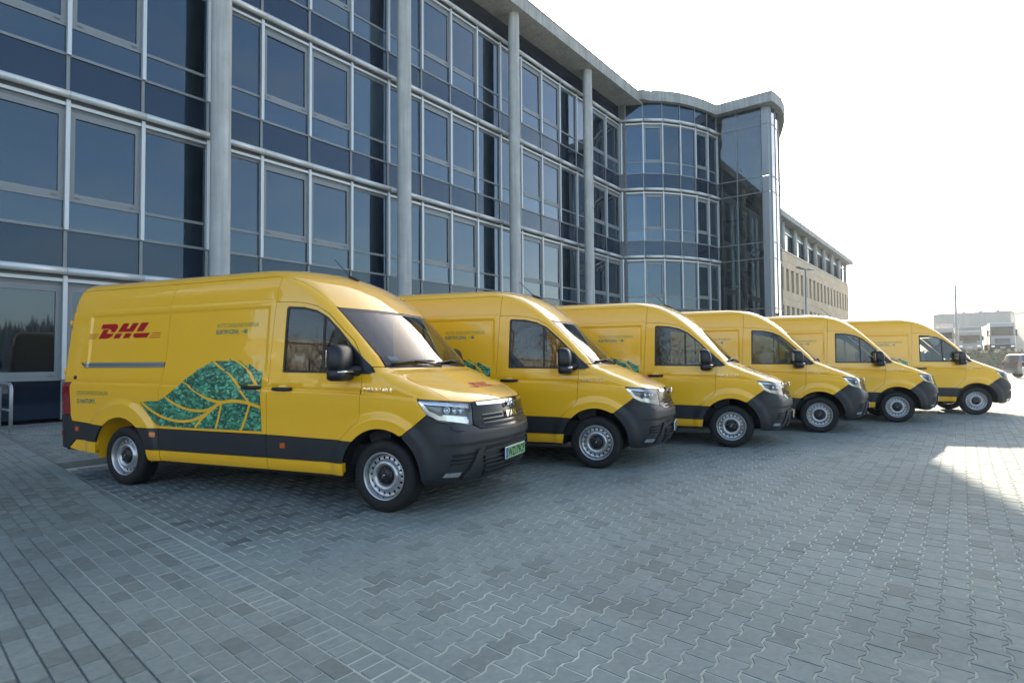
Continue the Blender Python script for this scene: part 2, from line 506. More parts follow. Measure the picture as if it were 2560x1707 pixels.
# wavy parapet slab
PAR = [(32.75, 14.95), (33.38, 14.60), (33.95, 14.0), (34.6, 13.47), (35.25, 13.12), (35.95, 12.80), (36.8, 12.5), (37.88, 12.20), (37.86, 8.86), (38.6, 8.72), (39.4, 8.66), (40.6, 8.74),
       (42.0, 9.02), (43.4, 9.45), (45.2, 10.08), (47.0, 10.85), (47.4, 16.9), (32.75, 16.9)]
mb = MB(); mb.prism([T2(*p) for p in PAR], 17.14, 17.72); mb.build('parapet', M_CONC2, ST)
mb = MB()
for i in range(1, len(PAR) - 3):
    a, b = Vector((*T2(*PAR[i]), 0)), Vector((*T2(*PAR[i + 1]), 0))
    d = (b - a).normalized(); nr = Vector((d.y, -d.x, 0)) * 0.03
    mb.add([a + nr + Vector((0, 0, 17.72)), b + nr + Vector((0, 0, 17.72)), b - nr * 5 + Vector((0, 0, 17.72)), a - nr * 5 + Vector((0, 0, 17.72)),
            a + nr + Vector((0, 0, 17.76)), b + nr + Vector((0, 0, 17.76)), b - nr * 5 + Vector((0, 0, 17.76)), a - nr * 5 + Vector((0, 0, 17.76))],
           [(3, 2, 1, 0), (4, 5, 6, 7), (0, 1, 5, 4), (1, 2, 6, 5), (2, 3, 7, 6), (3, 0, 4, 7)])
mb.build('capping', M_ALU_D, ST)

# ------------------------------------------------------------------ stone office building beyond
d2 = Vector((92.2 - 57.5, 12.2 - 13.0, 0)); SB_L = d2.length + 3.0
SB = empty('stone_office_building', W(57.5 - 3.0, 13.07, 0), PHI + math.atan2(d2.y, d2.x))
tag(SB, 'beige stone office building with slit windows and a recessed glazed top floor', 'building')
def stone_mat(name, col):
    m = mat(name, col, 0.8, var=0.1, vscale=1.2)
    return m
M_STONE = [stone_mat('beige_stone_%s' % c, k) for c, k in zip('abc', ((0.60, 0.47, 0.31), (0.64, 0.51, 0.35), (0.58, 0.47, 0.33)))]
M_SLIT = pane_mat('slit_window_glass', (0.02, 0.018, 0.022), 1.6, 0.3)
M_RIB = pane_mat('ribbon_glass', (0.03, 0.04, 0.055), 2.2, 0.4)
PITCH_W = 1.86
nwin = int(SB_L / PITCH_W)
rows = [(1.0, 3.0), (4.35, 6.4), (7.85, 9.9)]
# stone slabs laid in courses around the window openings
sx0, sx1 = 0.0, SB_L
courses = [(0.0, 0.98), (0.98, 3.02), (3.02, 3.66), (3.66, 4.33), (4.33, 6.42), (6.42, 7.1), (7.1, 7.83), (7.83, 9.92), (9.92, 10.6), (10.6, 11.45)]
slabs = 0
mb = MB(); mb.box(sx0, sx1, 0.32, 20, 0, 11.4); mb.build('core', M_DARK, SB)
for (c0, c1) in courses:
    if c0 < 3.0:                                    # hidden by the parked vans
        continue
    winrow = any(abs(c0 - (r[0] - .02)) < .05 for r in rows)
    for k in range(nwin):
        xa = sx0 + k * PITCH_W
        xb = min(sx1, xa + PITCH_W)
        if winrow:
            bar('stone_slab', SB, M_STONE[(k * 7 + int(c0 * 3)) % 3], (xa + .47, 0), (xa + 1.39, 0), c0 + .008, c1 - .008, 0.3, 0.0)
            bar('stone_slab', SB, M_STONE[(k * 5 + int(c0 * 2)) % 3], (xa + 1.40, 0), (xb + .0, 0), c0 + .008, c1 - .008, 0.3, 0.0) if False else None
        else:
            bar('stone_slab', SB, M_STONE[(k * 5 + int(c0 * 2)) % 3], (xa + .006, 0), (xb - .006, 0), c0 + .008, c1 - .008, 0.3, 0.0)
    if winrow:
        for k in range(nwin + 1):
            xa = sx0 + (k - 1) * PITCH_W + 1.39
            if xa + 0.94 < 0.2 or xa > sx1: continue
            bar('slit_window', SB, M_SLIT, (max(xa, 0), 0), (min(xa + 0.94, sx1), 0), c0 + .0, c1 - .0, 0.05, -0.2)
mb = MB(); mb.box(sx1 - .3, sx1 - .0, 0.0, 20, 0, 11.44); mb.build('end_wall', M_STONE[0], SB)
mb = MB(); mb.box(sx0, sx1 + .05, -0.06, 1.2, 11.45, 11.55); mb.build('ledge', M_ALU_D, SB)
NB = 8
bw = (sx1 - 1.2) / NB
for k in range(NB + 1):
    xa = 0.2 + k * bw
    mb = MB().tube([(xa, 0.20, 11.55), (xa, 0.20, 14.3)], 0.23, 16); mb.build('column', M_CONC, SB)
    if k == NB: break
    for j in range(4):
        bar('ribbon_window', SB, M_RIB, (xa + .3 + j * (bw - .6) / 4, .42), (xa + .3 + (j + .95) * (bw - .6) / 4, .42), 11.6, 13.45, 0.04, 0, random.uniform(-.004, .004))
    bar('window_head', SB, M_ALU, (xa + .25, .42), (xa + bw - .25, .42), 13.45, 13.6, 0.1, 0.08)
    bar('wall_panel', SB, M_PANEL, (xa - .0, .46), (xa + bw, .46), 13.6, 14.3, 0.1, 0.0)
mb = MB(); mb.box(0, sx1 - 1, .6, 18, 11.5, 14.3); mb.build('core', M_DARK, SB)
mb = MB(); mb.prism([(0, -0.5), (sx1 + 1.2, -0.5), (sx1 + 1.2, 19), (0, 19)], 14.3, 14.85); mb.build('roof', M_CONC2, SB)
mb = MB(); mb.box(14, 26, 2.0, 8, 14.85, 15.5); mb.build('roof_plant', M_PANEL, SB)
# ------------------------------------------------------------------ ground
g = mesh('ground', [(-600, -600, -0.06), (900, -600, -0.06), (900, 1500, -0.06), (-600, 1500, -0.06)], [(0, 1, 2, 3)],
         mat('dusty_ground', (0.16, 0.155, 0.12), 0.95, var=0.15, vscale=0.05))
tag(g, kind='structure')

A84 = R(84.5)
E2 = FD * math.cos(A84) + FN * math.sin(A84)
def G2(a, b, z=0.0):
    v = FD * a + E2 * b
    return Vector((v.x, v.y, z))
def from_world(x, y):
    d_ = FD.x * E2.y - FD.y * E2.x
    return ((x * E2.y - y * E2.x) / d_, (FD.x * y - FD.y * x) / d_)

def paver_mat(name, cols, sand, dark_p=0.16, joint_bump=0.3, far=False):
    """concrete paver: each stone has its own tone, over blotches of dust and damp"""
    m = bpy.data.materials.new(name); m.use_nodes = True
    n = m.node_tree.nodes; l = m.node_tree.links; b = n['Principled BSDF']
    b.inputs['Roughness'].default_value = 0.86
    b.inputs['Specular IOR Level'].default_value = 0.35
    ge = n.new('ShaderNodeNewGeometry'); oi = n.new('ShaderNodeObjectInfo')
    ad = n.new('ShaderNodeMath'); ad.operation = 'ADD'
    l.new(ge.outputs['Random Per Island'], ad.inputs[0]); l.new(oi.outputs['Random'], ad.inputs[1])
    fr = n.new('ShaderNodeMath'); fr.operation = 'FRACT'; l.new(ad.outputs[0], fr.inputs[0])
    src = fr.outputs[0]
    ramp = n.new('ShaderNodeValToRGB'); ramp.color_ramp.interpolation = 'LINEAR'
    el = ramp.color_ramp.elements
    el[0].position = 0.0; el[0].color = (*cols[0], 1)
    el[1].position = 1.0; el[1].color = (*cols[3], 1)
    for p, c in ((dark_p, cols[0]), (dark_p + 0.06, cols[1]), (0.6, cols[2])):
        e = el.new(p); e.color = (*c, 1)
    l.new(src, ramp.inputs[0])
    # blotches
    n1 = n.new('ShaderNodeTexNoise'); n1.inputs['Scale'].default_value = 0.55; n1.inputs['Detail'].default_value = 5; n1.inputs['Roughness'].default_value = 0.62
    l.new(ge.outputs['Position'], n1.inputs['Vector'])
    mr = n.new('ShaderNodeMapRange'); mr.inputs[1].default_value = 0.32; mr.inputs[2].default_value = 0.7; mr.inputs[3].default_value = 0.84; mr.inputs[4].default_value = 1.14
    l.new(n1.outputs['Fac'], mr.inputs[0])
    n2 = n.new('ShaderNodeTexNoise'); n2.inputs['Scale'].default_value = 22; n2.inputs['Detail'].default_value = 6; n2.inputs['Roughness'].default_value = 0.7
    l.new(ge.outputs['Position'], n2.inputs['Vector'])
    mr2 = n.new('ShaderNodeMapRange'); mr2.inputs[1].default_value = 0.3; mr2.inputs[2].default_value = 0.7; mr2.inputs[3].default_value = 0.84; mr2.inputs[4].default_value = 1.14
    l.new(n2.outputs['Fac'], mr2.inputs[0])
    mu = n.new('ShaderNodeMath'); mu.operation = 'MULTIPLY'; l.new(mr.outputs[0], mu.inputs[0]); l.new(mr2.outputs[0], mu.inputs[1])
    sc = n.new('ShaderNodeVectorMath'); sc.operation = 'SCALE'
    l.new(ramp.outputs[0], sc.inputs[0]); l.new(mu.outputs[0], sc.inputs['Scale'])
    n5 = n.new('ShaderNodeTexNoise'); n5.inputs['Scale'].default_value = 3.1; n5.inputs['Detail'].default_value = 3; n5.inputs['Distortion'].default_value = .6
    l.new(ge.outputs['Position'], n5.inputs['Vector'])
    mr5 = n.new('ShaderNodeMapRange'); mr5.inputs[1].default_value = .66; mr5.inputs[2].default_value = .78; mr5.inputs[3].default_value = 1.0; mr5.inputs[4].default_value = .62
    l.new(n5.outputs['Fac'], mr5.inputs[0])
    mu5 = n.new('ShaderNodeMath'); mu5.operation = 'MULTIPLY'; l.new(mu.outputs[0], mu5.inputs[0]); l.new(mr5.outputs[0], mu5.inputs[1])
    l.new(mu5.outputs[0], sc.inputs['Scale'])
    # swept sand lying on the stones in patches
    n3 = n.new('ShaderNodeTexNoise'); n3.inputs['Scale'].default_value = 1.7; n3.inputs['Detail'].default_value = 7; n3.inputs['Roughness'].default_value = 0.7
    l.new(ge.outputs['Position'], n3.inputs['Vector'])
    mr3 = n.new('ShaderNodeMapRange'); mr3.inputs[1].default_value = 0.56; mr3.inputs[2].default_value = 0.78; mr3.inputs[3].default_value = 0.0; mr3.inputs[4].default_value = 0.75
    l.new(n3.outputs['Fac'], mr3.inputs[0])
    mx = n.new('ShaderNodeMix'); mx.data_type = 'RGBA'
    l.new(mr3.outputs[0], mx.inputs[0]); l.new(sc.outputs[0], mx.inputs[6]); mx.inputs[7].default_value = (*sand, 1)
    l.new(mx.outputs[2], b.inputs['Base Color'])
    bp = n.new('ShaderNodeBump'); bp.inputs['Strength'].default_value = joint_bump; bp.inputs['Distance'].default_value = 0.004
    n4 = n.new('ShaderNodeTexNoise'); n4.inputs['Scale'].default_value = 130; n4.inputs['Detail'].default_value = 3
    l.new(ge.outputs['Position'], n4.inputs['Vector'])
    l.new(n4.outputs['Fac'], bp.inputs['Height']); l.new(bp.outputs[0], b.inputs['Normal'])
    MATS[name] = m
    return m
SAND = (0.30, 0.325, 0.28)
M_PAVE = paver_mat('grey_paver', ((0.168, 0.196, 0.182), (0.200, 0.235, 0.218), (0.208, 0.244, 0.227), (0.218, 0.254, 0.237)), SAND, 0.10)
M_PAVE_BAY = paver_mat('dark_bay_paver', ((0.115, 0.130, 0.130), (0.150, 0.175, 0.172), (0.165, 0.192, 0.188), (0.182, 0.212, 0.208)), (0.24, 0.26, 0.23), 0.22)
M_PAVE_L = paver_mat('walk_paver', ((0.165, 0.186, 0.168), (0.190, 0.217, 0.198), (0.199, 0.229, 0.209), (0.210, 0.242, 0.221)), (0.25, 0.27, 0.23), 0.2)
M_JOINT = mat('joint_sand', (0.38, 0.40, 0.34), 0.95, var=0.5, vscale=0.5)
M_JOINT_D = mat('joint_dark', (0.19, 0.20, 0.19), 0.95, var=0.45, vscale=1.5)

# far paving: one sheet whose material draws the stones that are too small to build
def far_paving():
    m = bpy.data.materials.new('far_paving'); m.use_nodes = True
    n = m.node_tree.nodes; l = m.node_tree.links; b = n['Principled BSDF']
    b.inputs['Roughness'].default_value = 0.85
    tc = n.new('ShaderNodeTexCoord')
    br = n.new('ShaderNodeTexBrick'); br.inputs['Scale'].default_value = 1.0
    br.inputs['Brick Width'].default_value = 0.2; br.inputs['Row Height'].default_value = 0.14; br.inputs['Mortar Size'].default_value = 0.008
    br.inputs['Color1'].default_value = (0.195, 0.230, 0.213, 1); br.inputs['Color2'].default_value = (0.220, 0.256, 0.239, 1); br.inputs['Mortar'].default_value = (0.19, 0.21, 0.19, 1)
    l.new(tc.outputs['Object'], br.inputs['Vector'])
    no = n.new('ShaderNodeTexNoise'); no.inputs['Scale'].default_value = 0.4; no.inputs['Detail'].default_value = 6
    l.new(tc.outputs['Object'], no.inputs['Vector'])
    mr = n.new('ShaderNodeMapRange'); mr.inputs[1].default_value = 0.3; mr.inputs[2].default_value = 0.7; mr.inputs[3].default_value = 0.8; mr.inputs[4].default_value = 1.2
    l.new(no.outputs['Fac'], mr.inputs[0])
    sc = n.new('ShaderNodeVectorMath'); sc.operation = 'SCALE'; l.new(br.outputs[0], sc.inputs[0]); l.new(mr.outputs[0], sc.inputs['Scale'])
    l.new(sc.outputs[0], b.inputs['Base Color'])
    return m
yard = mesh('paved_yard', [(-30, -60, -0.014), (60, -60, -0.014), (60, 17, -0.014), (-30, 17, -0.014)], [(0, 1, 2, 3)], far_paving())
yard.rotation_euler = (0, 0, PHI)
tag(yard, kind='structure')

def in_view(P, margin=0.35):
    v = P - cam.location
    z = v.dot(cf)
    if z < 0.3: return None
    x = v.dot(cr) / z * FPX / 1280; y = v.dot(cu) / z * FPX / 853.5
    if abs(x) < 1 + margin and abs(y) < 1 + margin: return z
    return None

PAVED = empty('paving', (0, 0, 0), 0)       # removed below, only used to gather
def template(poly, cham=0.003, drop=0.006):
    """top face with a small chamfer: poly in (a,b) about the stone's centre"""
    n = len(poly)
    V = []
    for a, b in poly:
        L = math.hypot(a, b); k = (L - cham * 1.6) / L
        V.append(G2(a * k, b * k, 0.0))
    for a, b in poly: V.append(G2(a, b, -drop))
    F = [tuple(range(n))] + [(n + i, n + (i + 1) % n, (i + 1) % n, i) for i in range(n)]
    return V, F

def lay(name, sites, poly, matl, parent, single, levels=None, jit=0.0025):
    """lay stones of one shape: the `single` nearest in view become objects, the rest one joined part"""
    V, F = template(poly)
    seen = []
    for (a, b) in sites:
        P = G2(a, b)
        z = in_view(P)
        if z is None: continue
        seen.append((z if in_view(P, 0.0) else z + 100, a, b))
    seen.sort()
    me = bpy.data.meshes.new(name)
    me.from_pydata([tuple(v) for v in V], [], F); me.materials.append(matl)
    inv = parent.matrix_world.inverted() if parent else Matrix()
    for z, a, b in seen[:single]:
        o = bpy.data.objects.new(name, me); COL.objects.link(o)
        P = G2(a, b, (levels(a, b) if levels else 0) + random.uniform(-jit, 0.0005))
        if parent:
            o.parent = parent; o.matrix_parent_inverse = inv
        o.location = P
        o.rotation_euler = (random.uniform(-.006, .006), random.uniform(-.006, .006), random.uniform(-.012, .012))
    rest = seen[single:]
    if rest:
        nv = len(V); VA = np.array([tuple(v) for v in V])
        n = len(rest)
        C_ = np.array([tuple(G2(a, b, (levels(a, b) if levels else 0) + random.uniform(-jit, 0.0005))) for _, a, b in rest])
        rng = np.random.default_rng(5)
        tx = rng.uniform(-.006, .006, n); ty = rng.uniform(-.006, .006, n); tz = rng.uniform(-.012, .012, n)
        X = VA[None, :, 0] - tz[:, None] * VA[None, :, 1] + C_[:, None, 0]
        Y = VA[None, :, 1] + tz[:, None] * VA[None, :, 0] + C_[:, None, 1]
        Z = VA[None, :, 2] + tx[:, None] * VA[None, :, 0] + ty[:, None] * VA[None, :, 1] + C_[:, None, 2]
        AV = np.stack([X, Y, Z], -1).reshape(-1, 3)
        AF = []
        for i in range(n):
            k = i * nv
            AF += [tuple(j + k for j in f) for f in F]
        me2 = bpy.data.meshes.new(name + 's')
        me2.from_pydata(AV.tolist(), [], AF); me2.materials.append(matl)
        o = bpy.data.objects.new(name + '_field', me2); COL.objects.link(o)
        o['kind'] = 'stuff'
        if parent:
            o.parent = parent; o.matrix_parent_inverse = inv
    return len(seen)
bpy.data.objects.remove(PAVED)
bpy.context.view_layer.update()

# interlocking double-T stones
zl, zw, za = 0.200, 0.140, 0.0125
def zig(g_=0.0038):
    h = zw / 2 - g_; l = zl / 2 - g_
    a1, a2 = 0.028, 0.072
    s = []
    # lower edge left->right, wide ends, narrow waist
    for x, k in ((-l, 1), (-a2, 1), (-a1, -1), (a1, -1), (a2, 1), (l, 1)): s.append((x, -(h + za * k)))
    for x, k in ((l, 1), (a2, 1), (a1, -1), (-a1, -1), (-a2, 1), (-l, 1)): s.append((x, h + za * k))
    return s
BAYB = 4.48
def zig_sites(b0, b1, a0, a1):
    out = []
    j0 = int(math.floor(b0 / zw)); j1 = int(math.ceil(b1 / zw))
    for j in range(j0, j1):
        b = (j + 0.5) * zw
        if b - zw / 2 < b0 - 0.02 or b + zw / 2 > b1 + 0.02: continue
        i0 = 0; i1 = int((a1 - a0) / zl)
        for i in range(i0, i1):
            a = a0 + (i + 0.5 + (0.5 if j % 2 else 0)) * zl
            if a - zl / 2 < a0 - 0.001: continue
            P = G2(a, b)
            if P.length > 21: continue
            out.append((a, b))
    return out
HALF_EVEN = False
sand = MB()
sand.add([G2(1.0, -6, -0.004), G2(28, -6, -0.004), G2(28, 10, -0.004), G2(1.0, 10, -0.004)], [(0, 1, 2, 3)])
so = sand.build('joint_sand', M_JOINT); tag(so, kind='structure')
half_ = [(-zl / 4 + .004, -zw / 2 + .004), (zl / 4 - .004, -zw / 2 - .008), (zl / 4 - .004, zw / 2 + .008), (-zl / 4 + .004, zw / 2 - .004)]
lay('half_paver', [(1.84 + zl / 4, (j + .5) * zw) for j in range(-20, 68) if (j % 2 == 0) == HALF_EVEN and not (BAYB < (j + .5) * zw < BAYB + .14)], half_, M_PAVE, yard, 40)
n1 = lay('paver', zig_sites(-3.5, BAYB, 1.84, 26), zig(), M_PAVE, yard, 300)
bay = empty('tmp')
bpy.data.objects.remove(bay)
n2 = lay('bay_paver', zig_sites(BAYB + 0.14, 9.8, 1.84, 26), zig(), M_PAVE_BAY, yard, 120)
rect = lambda la, lb, g_=0.004: [(-la / 2 + g_, -lb / 2 + g_), (la / 2 - g_, -lb / 2 + g_), (la / 2 - g_, lb / 2 - g_), (-la / 2 + g_, lb / 2 - g_)]
# straight course closing the bay
n3 = lay('course_paver', [(1.84 + 0.1 + k * 0.2, BAYB + 0.07) for k in range(90)], rect(0.2, 0.14), M_PAVE, yard, 60)
# border course beside the seam
n4 = lay('border_paver', [(1.785, -2 + 0.2 * k) for k in range(60)], rect(0.1, 0.2, 0.003), M_PAVE, yard, 60)

# walkway at the left: flush by the camera, rising to kerb height towards the building
def rise(a, b):
    t = min(1, max(0, (b - 6.0) / 3.8)); t = t * t * (3 - 2 * t)
    return 0.09 * t
wk = MB(); nb_ = 24
for i in range(nb_ + 1):
    b = -3 + i * (16.55 + 3) / nb_
    wk.V += [tuple(G2(-20, b, rise(0, b) - 0.008)), tuple(G2(1.733, b, rise(0, b) - 0.008))]
wk.F += [(2 * i, 2 * i + 1, 2 * i + 3, 2 * i + 2) for i in range(nb_)]; wk.S += [True] * nb_
walk = wk.build('walkway', M_JOINT_D); tag(walk, kind='structure')
# raised part behind the parking bays
wk = MB(); wk.box(0, 50, 9.92, 16.5, -0.05, 0.082)
wk.V = [tuple(G2(v[0] + 1.74, v[1] / 0.9954, v[2])) for v in wk.V]
walk2 = wk.build('raised_walkway', paver_mat('walkway_sheet', ((0.13, 0.14, 0.13), (0.15, 0.165, 0.155), (0.16, 0.178, 0.168), (0.17, 0.19, 0.18)), (0.2, 0.21, 0.19)))
tag(walk2, kind='structure')
bpy.context.view_layer.update()
st_ = MB(); st_.add([G2(1.566, b, rise(0, b) - .0045) for b in np.linspace(-2, 9.5, 30)] + [G2(1.724, b, rise(0, b) - .0045) for b in np.linspace(-2, 9.5, 30)], [(i, i + 1, 31 + i, 30 + i) for i in range(29)], True)
fix_normals(st_.build('sand_strip', mat('pale_sand', (0.40, 0.42, 0.36), .95, var=.35, vscale=1.2), walk))
lay('edge_brick', [(1.645, -1.5 + 0.098 * k) for k in range(140)], rect(0.17, 0.098, 0.0065), M_PAVE, walk, 90, rise)
rows_ = []
for k in range(60):
    a = 1.56 - 0.054 - 0.108 * k
    for j in range(95):
        rows_.append((a, -2.0 + 0.2 * j + (0.1 if k % 2 else 0.0)))
lay('walk_paver', [s for s in rows_ if s[1] < 16.1], rect(0.108, 0.2, 0.0038), M_PAVE_L, walk, 300, rise)
rows_ = []
for k in range(34):
    for j in range(40):
        rows_.append((1.9 + 0.2 * j + (0.1 if k % 2 else 0), 10.28 + 0.1 * k * 1.8))
lay('walk_paver', [s for s in rows_ if s[1] < 16.1], rect(0.2, 0.18, 0.004), M_PAVE_L, walk2, 150, lambda a, b: 0.09)
# kerb stones along the front of the raised walkway
M_KERB = mat('kerb_concrete', (0.20, 0.22, 0.215), 0.85, var=0.18, vscale=5, bump=0.2)
for k in range(12):
    mbk = MB()
    c0, c1 = 1.745 + k * 1.0, 2.735 + k * 1.0
    mbk.cbox(c0, c1, 9.93, 10.07, -0.1, 0.095, 0.012)
    mbk.V = [tuple(G2(v[0], v[1], v[2])) for v in mbk.V]
    o = mbk.build('kerb_stone', M_KERB, walk2)
# ------------------------------------------------------------------ delivery van: body surface
# van space: x forward from the front axle, y to the left, z up. The body is a stack of level outlines: half width w(z), nose xf(z) with
# bow c(z) and corner radius r(z), tail xr(z). (q, z) unrolls it: q < 0 along the side, q > 0 round the front corner.
def pchip(xs, ys):
    xs = np.array(xs, float); ys = np.array(ys, float)
    h = np.diff(xs); dl = np.diff(ys) / h
    m = np.zeros(len(xs))
    for i in range(1, len(xs) - 1):
        if dl[i - 1] * dl[i] > 0:
            w1 = 2 * h[i] + h[i - 1]; w2 = h[i] + 2 * h[i - 1]
            m[i] = (w1 + w2) / (w1 / dl[i - 1] + w2 / dl[i])
    m[0] = dl[0]; m[-1] = dl[-1]
    def f(x):
        x = np.clip(np.asarray(x, float), xs[0], xs[-1])
        i = np.clip(np.searchsorted(xs, x) - 1, 0, len(h) - 1)
        t = (x - xs[i]) / h[i]
        return ((1 + 2 * t) * (1 - t) ** 2 * ys[i] + t * (1 - t) ** 2 * h[i] * m[i] + t * t * (3 - 2 * t) * ys[i + 1] + t * t * (t - 1) * h[i] * m[i + 1])
    return f
w_ = pchip([.2, .30, .36, .45, .70, 1.0, 1.165, 1.35, 1.6, 1.9, 2.09, 2.25, 2.33, 2.37, 2.40, 2.43, 2.45, 2.47, 2.485, 2.495, 2.502],
           [.93, .955, .985, 1.0, 1.012, 1.018, 1.016, 1.003, .985, .962, .942, .908, .878, .855, .825, .775, .715, .60, .45, .27, .0])
xf_ = pchip([.26, .33, .43, .53, .63, .73, .83, .93, .995, 1.04, 1.08, 1.115, 1.165, 1.215, 1.27, 1.32, 1.36, 1.5, 1.75, 2.0, 2.1, 2.2, 2.3, 2.38, 2.44, 2.48, 2.502],
            [.79, .87, .92, .935, .94, .935, .92, .90, .88, .855, .80, .735, .62, .50, .355, .245, .13, -.01, -.25, -.50, -.61, -.73, -.87, -1.02, -1.18, -1.38, -1.65])
c_ = pchip([.2, .6, .9, 1.0, 1.1, 1.36, 1.5, 2.0, 2.3, 2.502], [.24, .26, .28, .27, .24, .20, .17, .17, .20, .26])
r_ = pchip([.2, .7, 1.0, 1.1, 1.36, 1.5, 2.0, 2.3, 2.502], [.20, .20, .19, .18, .12, .10, .10, .16, .25])
xr_ = pchip([.2, .8, 1.3, 2.0, 2.35, 2.45, 2.502], [-4.80, -4.79, -4.77, -4.71, -4.66, -4.60, -4.45])
RRC = 0.10
def sst(a, b, x):
    t = np.clip((x - a) / (b - a), 0, 1)
    return t * t * (3 - 2 * t)
zc_ = pchip([-4.8, -3.0, -1.38, -.23, .4], [1.212, 1.19, 1.165, 1.13, 1.085])
WC = [(0.0, 0.345), (-3.64, 0.345)]
def disp(x, z):
    d = np.zeros_like(x)
    for (cx_, cz_), ro in zip(WC, (.60, .665)):
        rho = np.hypot(x - cx_, z - cz_ - .02)
        d += .030 * (1 - sst(ro - .085, ro + .008, rho))
    zc = zc_(x)
    # shoulder line: a soft ledge below, fading towards the sill; a fine groove above
    t = zc - z
    d += .016 * sst(-.006, .016, t) * (1 - sst(.05, .34, t))
    d -= .006 * np.exp(-((z - zc - .010) / .012) ** 2)
    # pressed panels of the load space
    px = sst(-4.305, -4.255, x) * (1 - sst(-1.46, -1.41, x))
    pz = sst(1.30, 1.52, z) * (1 - sst(1.998, 2.044, z))
    d -= .013 * px * pz
    # roof-side step
    d -= .007 * sst(2.070, 2.100, z) * (1 - sst(2.10, 2.25, z)) * (1 - sst(-1.36, -1.30, x))
    return d
def fdisp(y, z):
    """bumper sculpting at the front: a proud bar over a tucked lower face"""
    return .030 * sst(.632, .662, z) * (1 - sst(.76, .85, z))
def xfront(y, z):
    w = w_(z); r = r_(z)
    y = np.minimum(np.abs(y), w)
    u = np.clip((y - (w - r)) / r, 0, 1)
    return xf_(z) - c_(z) * (y / w) ** 2 - r * (1 - np.sqrt(np.maximum(0, 1 - u * u)))
def xcor(z): return xf_(z) - c_(z) - r_(z)
def P(q, z, off=0.0):
    q = np.asarray(q, float); z = np.asarray(z, float)
    w = w_(z); r = r_(z); xc = xcor(z)
    th = np.clip(q / r, 0, math.pi / 2)
    y = np.where(q <= 0, w, (w - r) + r * np.cos(th) - np.maximum(0, q - r * math.pi / 2))
    y = np.where(q > 0, np.maximum(y, 0), y)
    x = np.where(q <= 0, xc + q, xfront(y, z))
    # tail corner
    xr = xr_(z)
    t = np.clip((xr + RRC - x) / RRC, 0, math.pi / 2)
    y = y - RRC * (1 - np.cos(t))
    x = np.where(t > 0, xr + RRC - RRC * np.sin(t), x)
    dd = disp(x, z) * np.cos(th)
    y = y + dd
    fd_ = fdisp(y, z) * np.clip(q / r, 0, 1)
    x = x + fd_
    return np.stack([x, y, z], -1)
def PN(q, z):
    e = 1e-3
    du = P(np.asarray(q) + e, z) - P(np.asarray(q) - e, z)
    dv = P(q, np.asarray(z) + e) - P(q, np.asarray(z) - e)
    n = np.cross(du, dv)          # q runs forward then inward, z up
    ln = np.linalg.norm(n, axis=-1, keepdims=True)
    n = n / np.maximum(ln, 1e-12)
    # outward: +y on the side
    s = np.sign(np.where(np.abs(n[..., 1:2]) > .2, n[..., 1:2], n[..., 0:1]))
    return n * np.where(s == 0, 1, s)
def q_of_x(x, z):
    xc = float(xcor(z))
    if x <= xc: return x - xc
    lo, hi = 0.0, float(r_(z)) * math.pi / 2 + float(w_(z) - r_(z))
    for _ in range(40):
        md = (lo + hi) / 2
        if P(md, z)[0] - float(fdisp(0, z)) * min(1, md / float(r_(z))) < x: lo = md
        else: hi = md
    return lo
def q_of_x_arr(x, z):
    x = np.asarray(x, float); z = np.asarray(z, float)
    xc = xcor(z); r = r_(z); fz = fdisp(0, z)
    lo = np.zeros_like(x); hi = r * math.pi / 2 + w_(z) - r
    if (x > xc).any():
        for _ in range(30):
            md = (lo + hi) / 2
            ok = P(md, z)[:, 0] - fz * np.minimum(1, md / r) < x
            lo = np.where(ok, md, lo); hi = np.where(ok, hi, md)
    return np.where(x <= xc, x - xc, lo)
def q_of_y(y, z):
    w = float(w_(z)); r = float(r_(z))
    if y >= w - r: return r * math.acos(max(-1, min(1, (y - (w - r)) / r)))
    return r * math.pi / 2 + (w - r) - y
def path(tokens, step=.04, closed=True):
    """tokens ('x',x,z) on the side or ('y',y,z) on the front -> dense polyline in (q,z)"""
    out = []
    n = len(tokens)
    for i in range(n if closed else n - 1):
        a, b = tokens[i], tokens[(i + 1) % n]
        if a[0] == b[0]:
            L = math.hypot(a[1] - b[1], a[2] - b[2]); k = max(1, int(L / step))
            for j in range(k):
                t = j / k; u = a[1] + (b[1] - a[1]) * t; z = a[2] + (b[2] - a[2]) * t
                out.append((q_of_x(u, z) if a[0] == 'x' else q_of_y(u, z), z))
        else:
            qa = q_of_x(*a[1:]) if a[0] == 'x' else q_of_y(*a[1:]); qb = q_of_x(*b[1:]) if b[0] == 'x' else q_of_y(*b[1:])
            L = math.hypot(qa - qb, a[2] - b[2]); k = max(1, int(L / step))
            for j in range(k):
                t = j / k; out.append((qa + (qb - qa) * t, a[2] + (b[2] - a[2]) * t))
    if not closed:
        b = tokens[-1]; out.append((q_of_x(*b[1:]) if b[0] == 'x' else q_of_y(*b[1:]), b[2]))
    return out
def X(*pts): return [('x', a, b) for a, b in pts]
def Yt(*pts): return [('y', a, b) for a, b in pts]
def area(p): return .5 * sum(p[i][0] * p[(i + 1) % len(p)][1] - p[(i + 1) % len(p)][0] * p[i][1] for i in range(len(p)))
